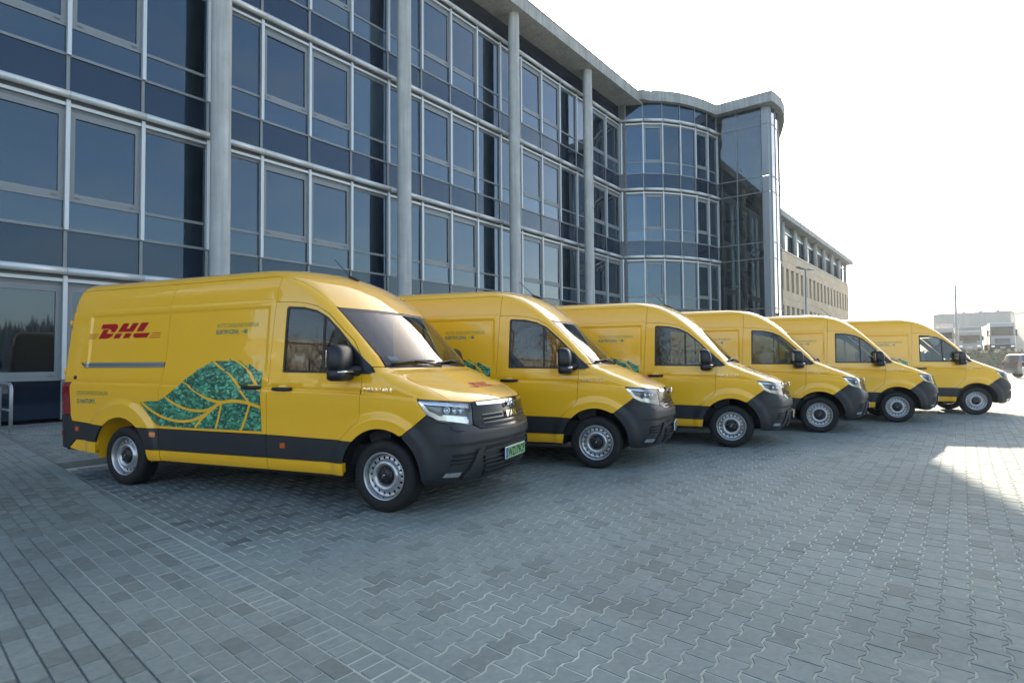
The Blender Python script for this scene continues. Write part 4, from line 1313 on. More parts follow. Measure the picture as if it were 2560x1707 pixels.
def front_details(V):
    # grille: gloss black shield with chrome brow, slats, badge and letters
    gr = path(Yt((0, .779), (.595, .789), (.657, .835), (.622, 1.034), (.3, 1.046), (0, 1.046)))
    G = put_panel('grille', *panel_mesh('g', [gr], gap=0, off=.002, skirt=.02, grid=.035), M_GLB, V, both=True)
    def bar_y(name, y0, y1, z0, z1, dz, off, m_, par=G, both=True, t=.012):
        lp = path(Yt((y0, z0 - dz / 2), (y1, z1 - dz / 2), (y1, z1 + dz / 2), (y0, z0 + dz / 2)))
        if y0 > 0:
            for s_ in (-1, 1): put_panel(name, *panel_mesh('b', [lp], gap=0, off=off, skirt=t, grid=.03), m_, par, s_)
            return
        return put_panel(name, *panel_mesh('b', [lp], gap=0, off=off, skirt=t, grid=.03), m_, par, both=both, side=-1)
    bar_y('brow', .085, .57, 1.016, 1.020, .030, .012, M_CHR)
    for z in (.918, .878, .838): bar_y('slat', .0 if z < .86 else .19, .53, z, z - .004, .006, .010, M_SLAT)
    for z in (.898, .858, .815): bar_y('slot', .0 if z < .87 else .19, .52, z, z - .004, .022, .004, M_GAP)
    # emblem: an arch with a small figure inside
    mb = MB()
    xe = float(xfront(0, .98)) + .03
    pts = [(xe, .075 * math.cos(t), .972 + .058 * math.sin(t)) for t in np.linspace(-.1, math.pi + .1, 14)]
    mb.tube(pts, .011, 8)
    mb.tube([(xe, -.03, .972), (xe, -.012, .998), (xe, .012, 1.004), (xe, .035, .986), (xe, .03, .966)], [.006, .011, .012, .009, .006], 6)
    mb.build('emblem', M_CHR, G)
    Vt, Ft = text_mesh('MAN', .105, 1.1, .004)
    wv = max(v[0] for v in Vt)
    V3 = []; 
    for u, v in Vt:
        y = (u - wv / 2) * 1.05; z = .872 + v * .80
        V3.append((float(xfront(y, z)) + .022, y, z))
    o = mesh('letters', V3, Ft, M_CHR, G)
    # lower bumper: slot, slats and side vents
    FB = [c for c in V.children if c.name.startswith('front_bumper')][0]
    bar_y('upper_slot', 0, .52, .612, .600, .034, .003, M_GAP, FB)
    bar_y('lower_opening', 0, .50, .40, .395, .10, .003, M_GAP, FB)
    bar_y('lower_opening', 0, .60, .545, .54, .05, .0025, M_BLK, FB)
    for z in (.575, .515, .475, .432, .388, .345): bar_y('bumper_slat', 0, .56 - (.57 - z) * .3, z, z - .004, .020, .020, M_PLAS, FB, t=.03)
    # slanted blades framing the lower grille and side vents
    for s in (-1, 1):
        lp = path(Yt((.56, .60), (.63, .60), (.785, .345), (.70, .345)))
        put_panel('blade', *panel_mesh('b', [lp], gap=0, off=.024, skirt=.035, grid=.03), M_PLAS, FB, s)
        lp = path(Yt((.655, .575), (.90, .575), (.915, .47), (.73, .465)))
        put_panel('side_vent', *panel_mesh('b', [lp], gap=0, off=.004, skirt=.0, grid=.03), M_GAP, FB, s)
        for z in (.545, .51, .478):
            lp = path(Yt((.675 + (.575 - z) * .5, z), (.91, z), (.91, z - .012), (.675 + (.575 - z) * .5 + .01, z - .012)))
            put_panel('vent_slat', *panel_mesh('b', [lp], gap=0, off=.011, skirt=.014, grid=.03), M_PLAS, FB, s)
        # fog lamp
        lp = path(Yt((.80, .405), (.925, .41), (.93, .37), (.815, .362)))
        put_panel('fog_lamp', *panel_mesh('b', [lp], gap=0, off=.008, skirt=.01, grid=.03), M_CHR, FB, s)
        # washer cover line
        lp = path(Yt((.90, .835), (.90, .80), (.87, .785), (.80, .785)), closed=False)
        ribbon('washer_cover', lp, .007, M_GAP, FB, .003, s)
    # number plate
    xe = float(xfront(0, .53)) + .036
    mb = MB(); mb.cbox(xe - .012, xe, -.262, .262, .452, .570, .004); pl = mb.build('number_plate', M_WHT, V)
    pg = mat('plate_green', (0.20, 0.42, 0.16), .4, var=.03)
    mb = MB(); mb.box(xe - .004, xe + .0015, -.215, .256, .458, .564); mb.build('plate_field', pg, pl)
    mb = MB(); mb.box(xe - .004, xe + .0015, -.256, -.215, .458, .564); mb.build('plate_band', mat('plate_blue', (0.01, 0.05, 0.35), .4, var=.03), pl)
    Vt, Ft = text_mesh('WZ179CP', .115, 1.0, .002)
    wv = max(v[0] for v in Vt)
    mesh('plate_characters', [(xe + .003, -.20 + u / wv * .44, .470 + v) for u, v in Vt], Ft, M_GAP, pl)
    # wipers
    for s, (y0, y1) in enumerate(((-.78, -.10), (-.08, .62))):
        mb = MB(); pts = []; arm = []
        for t in np.linspace(0, 1, 9):
            y = y0 + (y1 - y0) * t; z = 1.415 + .028 * math.sin(t * 2.2)
            pts.append((float(xfront(y, z)) + .018, y, z))
        mb.tube(pts, .010, 6)
        ya = y1 + .06 if s == 0 else y1 + .05
        mb.tube([(float(xfront(ya, 1.385)) + .02, ya, 1.385), (float(xfront((y0 + y1) / 2 + .1, 1.43)) + .03, (y0 + y1) / 2 + .1, 1.435), (float(xfront((y0 + y1) / 2, 1.435)) + .025, (y0 + y1) / 2, 1.437)], [.016, .010, .008], 6)
        mb.build('wiper', M_BLK, V)

def headlamp(V, s):
    HL = path(X((.397, 1.088), (.503, .941), (.61, .872)) + Yt((.669, .833), (.629, 1.03), (.845, 1.062)))
    H = empty('headlamp', (0, 0, 0), 0, V)
    put_panel('lens', *panel_mesh('l', [HL], gap=.002, off=.002, skirt=0, grid=.03), M_LENS, H, s)
    put_panel('lamp_bowl', *panel_mesh('l', [HL], gap=.002, off=-.05, skirt=0, grid=.04), M_LBLK, H, s)
    # rim walls of the housing
    q = np.array(inset(HL, .002)); n = PN(q[:, 0], q[:, 1]); a = P(q[:, 0], q[:, 1]) + n * .001; b = a - n * .05
    k = len(q)
    put_panel('lamp_rim', np.concatenate([a, b]), np.concatenate([n, n]), [(i, (i + 1) % k, k + (i + 1) % k, k + i) for i in range(k)], M_LBLK, H, s)
    def strip(name, pts, wdt, off, m_):
        return ribbon(name, path(pts, .02, closed=False), wdt, m_, H, off, s)
    # silver top bar and rear blade, white light guides
    strip('daylight_strip', X((.425, 1.064), (.51, .965), (.60, .915)) + Yt((.70, .862)), .040, -.008, M_LWH)
    strip('top_bar', X((.43, 1.066),) + Yt((.85, 1.035), (.66, 1.008)), .040, -.010, M_LWH)
    strip('light_guide', Yt((.935, .930), (.80, .912), (.70, .898)), .022, -.02, M_LWH)
    strip('indicator_strip', Yt((.93, .893), (.80, .872), (.71, .855)), .018, -.022, M_ORG)
    for y, z in ((.90, .985), (.83, .98), (.76, .975)):
        qv = q_of_y(y, z); p = P(qv, z); nn = PN(qv, z)
        c = p - nn * .035
        mb = MB(); mb.lathe([(0, .0), (.022, .004), (.03, .014), (.034, .024)], 'y', 16)
        o = mb.build('projector', M_SIL, H)
        nv = Vector((nn[0], nn[1] * s, nn[2]))
        o.location = (c[0], c[1] * s, c[2]); o.rotation_euler = nv.to_track_quat('Y', 'Z').to_euler()

def wheel(V, cx_, s):
    W_ = empty('wheel', (cx_, s * .862, .345), 0 if s < 0 else math.pi, V)   # outer face towards -y in wheel space
    if 'tyre' not in WH:
        pr = [(.232, .10), (.27, .112), (.305, .110), (.330, .098), (.3435, .078), (.345, .05), (.3455, 0), (.345, -.05), (.3435, -.078), (.330, -.098), (.305, -.110), (.27, -.112), (.236, -.104), (.222, -.096)]
        mb = MB().lathe(pr, 'y', 64)
        # tread grooves
        WH['tyre'] = fix_normals(mb.build('tyre', M_RUB, W_))
        mb = MB()
        for gy in (-.055, -.018, .02, .057):
            mb.lathe([(.3452, gy - .006), (.3462, gy - .006), (.3462, gy + .006), (.3452, gy + .006)], 'y', 48)
        t = WH['tyre']
        # rim: lip, well and slotted disc
        mb = MB().lathe([(.226, -.100), (.229, -.106), (.222, -.108), (.214, -.098), (.208, -.078), (.203, -.045), (.200, .09)], 'y', 64)
        WH['rim'] = mb.build('rim', M_RIM, W_)
        n = 48
        outer = [(.199 * math.cos(2 * math.pi * i / n), .199 * math.sin(2 * math.pi * i / n)) for i in range(n)]
        inner = [(.082 * math.cos(2 * math.pi * i / 32), .082 * math.sin(2 * math.pi * i / 32)) for i in range(32)]
        holes = [inner]
        for k in range(18):
            a = 2 * math.pi * k / 18
            h = []
            for t_ in np.linspace(0, 2 * math.pi, 11)[:-1]:
                rr = .172 + .016 * math.cos(t_); tt = a + .066 * math.sin(t_)
                h.append((rr * math.cos(tt), rr * math.sin(tt)))
            holes.append(h)
        V2, F2 = triangulate(outer, holes, .02, [(r * math.cos(t), r * math.sin(t)) for r in (.190, .153, .146, .138, .125, .112, .10, .092) for t in np.linspace(0, 2 * math.pi, 40)[:-1]])
        rad = np.hypot(V2[:, 0], V2[:, 1])
        yy = np.interp(rad, [.08, .09, .105, .125, .138, .148, .155, .18, .193, .20], [-.052, -.06, -.083, -.088, -.084, -.064, -.050, -.042, -.05, -.056])
        VV = np.stack([V2[:, 0], yy, V2[:, 1]], -1)
        o = mesh('disc', VV.tolist(), [tuple(int(i) for i in f) for f in F2], M_RIM, W_, True)
        bm = bmesh.new(); bm.from_mesh(o.data); bmesh.ops.recalc_face_normals(bm, faces=bm.faces)
        bm.to_mesh(o.data); bm.free()
        WH['disc'] = o
        mb = MB().lathe([(.0, -.098), (.03, -.098), (.06, -.094), (.078, -.084), (.088, -.066), (.09, -.05)], 'y', 40)
        for k in range(5):
            a = 2 * math.pi * k / 5 + .3
            mb.lathe([(0, -.104), (.010, -.103), (.012, -.085)], 'y', 8, c=(.058 * math.cos(a), 0, .058 * math.sin(a)))
        WH['hub_cap'] = mb.build('hub_cap', M_BLK, W_)
        mb = MB().tube([(-.014, -.1005, -.014), (-.004, -.1015, .006), (.012, -.1005, .016)], .0045, 6); WH['hub_mark'] = mb.build('hub_mark', M_CHR, W_)
        mb = MB().lathe([(0, -.03), (.15, -.03), (.19, -.02), (.195, .06), (0, .06)], 'y', 32); WH['brake'] = mb.build('brake', M_GAP, W_)
        mb = MB()
        WH['valve'] = MB().tube([(.0, -.100, -.205), (.0, -.115, -.195)], .005, 6).build('valve', M_BLK, W_)
    else:
        for k, o in WH.items():
            c = link(o.name.split('.')[0], o.data, W_)
            c.location = o.location
WH = {}

def superbox(cx_, cy_, cz_, lx, ly, lz, p=.45, n=18, m=10):
    """rounded box from a super-ellipsoid"""
    V = []; F = []
    sg = lambda v, e: math.copysign(abs(v) ** e, v)
    for i in range(m + 1):
        ph = -math.pi / 2 + math.pi * i / m
        for j in range(n):
            th = 2 * math.pi * j / n
            V.append((cx_ + lx * sg(math.cos(ph), p) * sg(math.cos(th), p), cy_ + ly * sg(math.cos(ph), p) * sg(math.sin(th), p), cz_ + lz * sg(math.sin(ph), p)))
    for i in range(m):
        for j in range(n): F.append((i * n + j, i * n + (j + 1) % n, (i + 1) * n + (j + 1) % n, (i + 1) * n + j))
    return V, F

def mirror(V, s):
    M_ = empty('mirror', (-.365, s * 1.15, 1.425), R(6) * -s, V); M_.scale = (1.1, 1.16, 1.06)
    # upper housing with a rounder top, shallow towards the front
    vv, ff = superbox(0, 0, .045, .085, .118, .125, .5, 24, 14)
    vv = [(x - .02 * (z / .12) ** 2 * (1 if x > 0 else .2), y - s * 0.012 * (z > .0) * z / .12, z) for x, y, z in vv]
    mb = MB().add(vv, ff, True); mb.build('housing', M_BLK, M_)
    vv, ff = superbox(0.004, 0, -.105, .083, .116, .058, .5, 24, 10); mb = MB().add(vv, ff, True); mb.build('lower_housing', M_BLK, M_)
    # indicator light bar
    mb = MB(); pts = [(.089 - .05 * max(0, (abs(y) - .06) / .05) ** 2, y, -.075 - (0.004 * abs(y) / .1)) for y in np.linspace(-.105, .105, 13)]
    mb.tube(pts, .010, 6); mb.build('indicator', M_LWH, M_)
    mb = MB(); pts = [(.091, -s * y, -.077) for y in (.055, .075)]
    mb.tube(pts, .0105, 6); mb.build('indicator_lamp', M_ORG, M_)
    # mirror glass facing backwards
    mb = MB(); mb.box(-.0875, -.080, -.075, .075, -.03, .115); mb.build('mirror_glass', M_CHR, M_)
    # arm
    mb = MB(); mb.tube([(.03, -s * .04, -.06), (.10, -s * .115, -.065), (.125, -s * .15, -.06)], [.045, .042, .05], 10); mb.tube([(.03, -s * .04, -.085), (.10, -s * .115, -.09), (.125, -s * .15, -.09)], [.03, .03, .035], 10)
    mb.build('arm', M_BLK, M_)

def interior(V):
    I = empty('cab_interior', (0, 0, 0), 0, V)
    mb = MB(); mb.box(-1.44, -1.40, -.88, .88, .45, 2.30); mb.build('bulkhead', M_TRIM, I)
    mb = MB(); mb.box(-1.40, .2, -.88, .88, .42, .62); mb.build('floor', M_GAP, I)
    # dashboard with a sloped top
    prof = [(-.42, 1.0), (-.36, 1.22), (-.25, 1.29), (-.08, 1.325), (-.03, 1.31), (-.03, .62), (-.25, .62)]
    mb = MB(); n = len(prof)
    mb.add([(x, -.80, z) for x, z in prof] + [(x, .80, z) for x, z in prof], [tuple(range(n)), tuple(reversed(range(n, 2 * n)))] + [(i, n + i, n + (i + 1) % n, (i + 1) % n) for i in range(n)])
    fix_normals(mb.build('dashboard', M_SEAT, I))
    for y in (-.62, -.18, .50):
        wd = .21 if y < .3 else .25
        vv, ff = superbox(-.92, y, .95, .25, wd, .09, .4); MB().add(vv, ff, True).build('seat_cushion', M_SEAT, I)
        vv, ff = superbox(0, 0, 0, .075, wd, .36, .4)
        vv = [(-1.20 + x - .18 * (z / .36), y + yy, 1.32 + z) for x, yy, z in vv]; MB().add(vv, ff, True).build('seat_back', M_SEAT, I)
        vv, ff = superbox(-1.36, y, 1.80, .05, .13, .10, .5); MB().add(vv, ff, True).build('head_rest', M_SEAT, I)
    # steering wheel on the left
    c = Vector((-.50, .50, 1.20)); ax = Vector((-.62, 0, .78)).normalized(); u = Vector((0, 1, 0)); v = ax.cross(u)
    pts = [c + (u * math.cos(t) + v * math.sin(t)) * .19 for t in np.linspace(0, 2 * math.pi, 25)[:-1]]
    mb = MB().tube(pts, .016, 8, closed=True)
    for t in (.0, math.pi, -math.pi / 2): mb.tube([c - ax * .02, c + (u * math.cos(t) + v * math.sin(t)) * .19], .014, 6)
    mb.tube([c - ax * .02, c - ax * .3], .03, 8)
    mb.build('steering_wheel', M_BLK, I)
    # headliner
    mb = MB(); mb.box(-1.40, -.90, -.72, .72, 2.10, 2.13); mb.build('headliner', mat('headliner_cloth', (.42, .43, .42), .95, var=.05), I)
    # a paper slip on the screen
    p = [float(xfront(-.70, 1.47)) - .012, -.70, 1.475]
    mb = MB(); mb.add([(float(xfront(y, z)) - .012, y, z) for y, z in ((-.74, 1.45), (-.62, 1.45), (-.62, 1.49), (-.74, 1.49))], [(0, 1, 2, 3)]); mb.build('screen_sticker', M_WHT, I)

LOGO = [
    [(380, 125), (535, 125), (560, 138), (566, 165), (552, 193), (532, 219), (480, 219), (490, 200), (486, 190), (440, 178), (362, 178)],
    [(396, 186), (458, 186), (436, 233), (524, 236), (500, 268), (470, 284), (438, 291), (340, 289)],
    [(625, 125), (696, 125), (664, 184), (698, 184), (735, 125), (803, 125), (748, 221), (566, 221)],
    [(548, 236), (622, 236), (592, 291), (520, 291)], [(660, 236), (736, 236), (702, 291), (630, 291)],
    [(833, 125), (917, 125), (858, 221), (780, 221)],
    [(760, 240), (938, 240), (904, 292), (776, 292), (752, 280), (748, 262)],
    [(243, 234), (346, 234), (341, 241), (239, 241)], [(238, 257), (333, 257), (328, 264), (234, 264)], [(232, 280), (320, 280), (316, 287), (228, 287)],
    [(963, 240), (1060, 240), (1056, 247), (959, 247)], [(948, 264), (1058, 264), (1054, 271), (944, 271)], [(933, 288), (1056, 288), (1052, 296), (929, 296)]]
def decals(V):
    QU = [c for c in V.children if c.name.startswith('rear_quarter')][0]
    SLD = [c for c in V.children if c.name.startswith('sliding_door')][0]
    # courier logo, one mesh: it is one print
    VV = []; FF = []
    for pg in LOGO:
        loop = []
        for i in range(len(pg)):
            a, b = pg[i], pg[(i + 1) % len(pg)]; k = max(1, int(math.dist(a, b) / 40))
            loop += [(a[0] + (b[0] - a[0]) * j / k, a[1] + (b[1] - a[1]) * j / k) for j in range(k)]
        pts = [(-4.305 + (x - 235) / 820 * 1.245, 1.918 - (y - 125) / 165 * .176) for x, y in loop]
        v2, f2 = triangulate(pts, (), .05)
        k = len(VV); VV += [tuple(v) for v in v2]; FF += [tuple(int(i) + k for i in f) for f in f2]
    drape_mesh('courier_logo', VV, FF, M_DRED, QU)
    # the same logo on the bonnet
    BON = [c for c in V.children if c.name.startswith('bonnet')][0]
    V3 = []; N3 = []
    for x, z in VV:
        u = (x + 4.305) / 1.245 - .5; v = (z - 1.83) / 1.245
        yy = u * .60; zz = 1.185 + v * .60 * .55
        qv = q_of_y(abs(yy), zz); p = P(qv, zz); nn = PN(qv, zz)
        sy = 1 if yy >= 0 else -1
        V3.append((p[0] + nn[0] * .002, p[1] * sy + nn[1] * sy * .002, p[2] + nn[2] * .002)); N3.append((nn[0], nn[1] * sy, nn[2]))
    put_panel('bonnet_logo', np.array(V3), np.array(N3), FF, M_DRED, BON, 1)
    def text(name, s, x0, x1, z, h, m_, par, bold=0.0):
        Vt, Ft = text_mesh(s, .1, 1.0, bold)
        wv = max(v[0] for v in Vt); hv = .073
        drape_mesh(name, [(x0 + u / wv * (x1 - x0), z + v / hv * h) for u, v in Vt], Ft, m_, par)
    text('slogan', 'AUTO ZASILANE ENERGIĄ', -2.18, -1.575, 1.822, .046, M_GRYP, SLD)
    text('slogan', 'ELEKTRYCZNĄ', -2.185, -1.855, 1.752, .046, M_TEAL, SLD, .003)
    drape_mesh('plug_mark', [(-1.82, 1.770), (-1.775, 1.770), (-1.775, 1.778), (-1.82, 1.778), (-1.778, 1.758), (-1.765, 1.752), (-1.745, 1.752), (-1.745, 1.796), (-1.765, 1.796), (-1.778, 1.79),
                             (-1.745, 1.781), (-1.725, 1.781), (-1.725, 1.788), (-1.745, 1.788), (-1.745, 1.760), (-1.725, 1.760), (-1.725, 1.767), (-1.745, 1.767)],
               [(0, 1, 2, 3), (4, 5, 6, 7, 8, 9), (10, 11, 12, 13), (14, 15, 16, 17)], M_TEAL, SLD)
    text('slogan', 'ODPOWIEDZIALNI', -4.43, -3.86, 1.060, .052, M_GRYP, QU)
    text('slogan', 'Z NATURY.', -4.43, -4.08, .962, .052, M_TEAL, QU, .003)
    # model badge on the wings
    WG = [c for c in V.children if c.name.startswith('wing')][0]
    Vt, Ft = text_mesh('TGE 3.140 E', .1, 1.08, .0015)
    wv = max(v[0] for v in Vt)
    drape_mesh('badge', [(-.195 + u / wv * .33, 1.150 + v / .073 * .036) for u, v in Vt], Ft, M_CHR, WG, .004)
    # leaf graphic
    LEAFP = [(-3.30, .99), (-3.144, 1.005), (-3.001, 1.008), (-2.884, 1.06), (-2.758, 1.132), (-2.60, 1.252), (-2.49, 1.31), (-2.432, 1.344), (-2.44, 1.356), (-2.322, 1.399), (-2.192, 1.458), (-2.063, 1.457), (-1.965, 1.453),
             (-1.952, 1.49), (-1.80, 1.455), (-1.706, 1.402), (-1.655, 1.42), (-1.543, 1.353), (-1.475, 1.343), (-1.475, .722), (-1.741, .722), (-2.14, .722), (-2.60, .722), (-3.03, .73), (-3.116, .798), (-3.214, .897)]
    loop = path(X(*LEAFP), .03)
    # split the print at the door gap
    LQ = path(X(*[(-2.998, 1.008), (-3.144, 1.005), (-3.30, .99), (-3.214, .897), (-3.116, .798), (-3.03, .73), (-3.004, .728)]), .03)
    LS = path(X(*([(-2.992, 1.012)] + [p for p in LEAFP if p[0] > -2.99] + [(-2.994, .728)])), .03)
    put_panel('leaf_graphic', *panel_mesh('l', [LQ], gap=0, off=.004, skirt=0, grid=.05, crease=True), M_LEAF, QU, -1)
    put_panel('leaf_graphic', *panel_mesh('l', [LS], gap=0, off=.004, skirt=0, grid=.045, crease=True), M_LEAF, SLD, -1)
    def spl(pts, n=10):
        """Catmull-Rom"""
        p = [pts[0]] + list(pts) + [pts[-1]]; out = []
        for i in range(1, len(p) - 2):
            for k in range(n):
                t = k / n
                out.append(tuple(.5 * (2 * p[i][a] + (p[i + 1][a] - p[i - 1][a]) * t + (2 * p[i - 1][a] - 5 * p[i][a] + 4 * p[i + 1][a] - p[i + 2][a]) * t * t + (3 * p[i][a] - p[i - 1][a] - 3 * p[i + 1][a] + p[i + 2][a]) * t ** 3) for a in (0, 1)))
        out.append(pts[-1]); return out
    # crop pixels of the photograph's leaf -> side coordinates
    def lx(px, py):
        x = np.interp(px, [870, 1160, 1380, 1670, 1860, 2100, 2250], [-3.30, -2.884, -2.60, -2.192, -1.952, -1.655, -1.475])
        z = np.interp(py, [510, 560, 740, 920, 985, 1110, 1260, 1340], [1.49, 1.455, 1.25, 1.062, .995, .88, .745, .715])
        return (float(x), float(z))
    veins = [([(1672, 560), (1760, 620), (1900, 700), (2010, 830), (2120, 960)], .030), ([(1870, 520), (2000, 590), (2090, 650), (2160, 740), (2240, 850)], .028),
             ([(1370, 760), (1500, 850), (1620, 920), (1780, 965), (1950, 950), (2100, 965), (2250, 1010)], .036),
             ([(1165, 925), (1300, 1010), (1450, 1065), (1600, 1070), (1700, 1030), (1800, 968)], .030),
             ([(890, 985), (1000, 1090), (1150, 1175), (1320, 1210), (1480, 1190), (1620, 1110), (1740, 1010)], .030),
             ([(1500, 1290), (1560, 1190), (1640, 1100)], .026), ([(1725, 1300), (1760, 1160), (1805, 985)], .026), ([(2010, 1325), (2070, 1150), (2130, 975)], .026)]
    for pts, wd in veins:
        pq = [(q_of_x(*lx(*p)), lx(*p)[1]) for p in spl(pts)]
        ribbon('leaf_vein', pq, wd, M_PAINT, SLD, .006, -1)

def small_parts(V):
    QU = [c for c in V.children if c.name.startswith('rear_quarter')][0]
    # sliding-door rail in its dark channel
    lp = path(X((-4.395, 1.44), (-4.33, 1.39), (-2.945, 1.392), (-2.945, 1.452), (-4.395, 1.452)))
    put_panel('rail_channel', *panel_mesh('r', [lp], gap=0, off=.002, skirt=0, grid=.06), M_GAP, QU, -1)
    for z in (1.437, 1.406):
        lp = path(X((-4.34 + (1.437 - z), z - .0115), (-2.946, z - .0115), (-2.946, z + .0115), (-4.36, z + .0115)))
        put_panel('slide_rail', *panel_mesh('r', [lp], gap=0, off=.010, skirt=.012, grid=.05), M_ALU2, QU, -1)
    c = (-4.49, 1.272); lp = path(X(*[(c[0] + .026 * math.cos(t), c[1] + .026 * math.sin(t)) for t in np.linspace(0, 2 * math.pi, 15)[:-1]]), .2)
    put_panel('lock_cover', *panel_mesh('r', [lp], gap=0, off=.008, skirt=.01, grid=.05), M_BLK, QU, -1)
    MO = {k: [c for c in V.children if c.name.startswith(k)][0] for k in ('front_moulding', 'rear_moulding', 'rear_bumper')}
    for (x, z), par in (((-4.43, .645), 'rear_bumper'), ((-3.085, .625), 'rear_moulding'), ((-1.19, .588), 'front_moulding')):
        lp = path(X((x - .032, z - .026), (x + .032, z - .026), (x + .032, z + .026), (x - .032, z + .026)), .1)
        put_panel('side_reflector', *panel_mesh('r', [lp], gap=0, off=.012, skirt=.008, grid=.05), M_ORG, MO[par], -1)
    lp = path(X((-4.83, .56), (-4.68, .56), (-4.68, .61), (-4.83, .61)), .03)
    put_panel('rear_reflector', *panel_mesh('r', [lp], gap=0, off=.012, skirt=.008, grid=.03), M_RED, MO['rear_bumper'], -1)

# ------------------------------------------------------------------ six vans in a row
VANS = [(-0.868, 6.568, -.3884), (1.4100, 8.7909, -.35387 + .0300), (3.9177, 10.5663, -.35387 - .0284), (6.2981, 12.4041, -.35387 - .0175),
        (8.9020, 14.1096, -.35387 - .0060), (11.9206, 15.7804, -.35387 + .0363)]
VLAB = ['yellow delivery van nearest the camera, its whole side with green leaf graphic in view',
        'second yellow delivery van from the left, directly behind the nearest van',
        'third yellow delivery van from the left in the parked row',
        'fourth yellow delivery van from the left in the parked row',
        'fifth yellow delivery van from the left, second to last of the row',
        'last yellow delivery van of the row, farthest right, cab seen through its window']
def copy_tree(o, parent=None):
    c = o.copy(); COL.objects.link(c)
    if parent:
        c.parent = parent
        c.matrix_parent_inverse = o.matrix_parent_inverse
    for ch in list(o.children): copy_tree(ch, c)
    return c
proto = make_van()
for i, (x, y, a) in enumerate(VANS):
    v = proto if i == 0 else copy_tree(proto)
    v.location = (x, y, 0); v.rotation_euler = (0, 0, a)
    tag(v, VLAB[i], 'van', 'yellow delivery vans parked in a row')
# ------------------------------------------------------------------ far right: bank, lorries, sheds, lamps, parked cars
def cam_pt(px, py, depth):
    """a point seen at photograph pixel (px,py) at a given depth: used once to read positions off the photograph"""
    v = cf + cr * ((px - 1280) / FPX) - cu * ((py - 853.5) / FPX)
    return cam.location + v * depth
M_GRASS = mat('dry_grass', (0.13, 0.125, 0.06), 0.95, var=0.4, vscale=0.8, bump=0.6, bscale=3)
# grassy bank along the far side of the yard
bdir = Vector((math.cos(R(-14)), math.sin(R(-14)), 0)); bnor = Vector((-bdir.y, bdir.x, 0))
b0 = Vector((46, 60, 0))
rng = np.random.default_rng(3)
NB_, NC_ = 160, 16
VV = []; FF = []
prof_ = [(-3.2, -.05), (-2.6, .15), (-2.0, .42), (-1.4, .78), (-.8, 1.15), (-.2, 1.5), (.4, 1.8), (.9, 1.98), (1.5, 2.06), (2.5, 2.08)]
for i in range(NB_):
    t = -50 + i * 150 / NB_
    for d_, h in prof_:
        p = b0 + bdir * t + bnor * (d_ + rng.normal() * .06)
        VV.append((p.x, p.y, h + rng.normal() * .05 * (0 < h < 2)))
m_ = len(prof_)
for i in range(NB_ - 1):
    for j in range(m_ - 1): FF.append((i * m_ + j, i * m_ + j + 1, (i + 1) * m_ + j + 1, (i + 1) * m_ + j))
bank = mesh('grassy_bank', VV, FF, M_GRASS, None, True); fix_normals(bank); tag(bank, kind='structure')
# rough tufts on the bank
VV = []; FF = []
for i in range(5200):
    t = rng.uniform(-16, 62); k = rng.uniform(0, m_ - 1.001); j = int(k); f = k - j
    d_ = prof_[j][0] * (1 - f) + prof_[j + 1][0] * f; h = prof_[j][1] * (1 - f) + prof_[j + 1][1] * f
    p = b0 + bdir * t + bnor * d_
    a = rng.uniform(0, 6.28); hh = rng.uniform(.08, .32); ww = rng.uniform(.05, .16)
    n_ = len(VV)
    VV += [(p.x - ww * math.cos(a), p.y - ww * math.sin(a), h - .05), (p.x + ww * math.cos(a), p.y + ww * math.sin(a), h - .05), (p.x + rng.normal() * .08, p.y + rng.normal() * .08, h + hh)]
    FF.append((n_, n_ + 1, n_ + 2))
tf = mesh('bank_grass', VV, FF, mat('grass_tufts', (0.12, 0.12, 0.045), 0.9, var=.45, vscale=1.5)); tag(tf, 'rough dry grass tufts covering the bank below the lorries', 'grass', kind='stuff')
# upper yard on top of the bank
up = []
for t, d_ in ((-50, 2.2), (100, 2.2), (100, 130), (-50, 130)):
    p = b0 + bdir * t + bnor * d_; up.append((p.x, p.y, 2.06))
uy = mesh('upper_yard', up, [(0, 1, 2, 3)], mat('upper_concrete', (.24, .235, .22), .9, var=.12, vscale=.2)); fix_normals(uy); tag(uy, kind='structure')

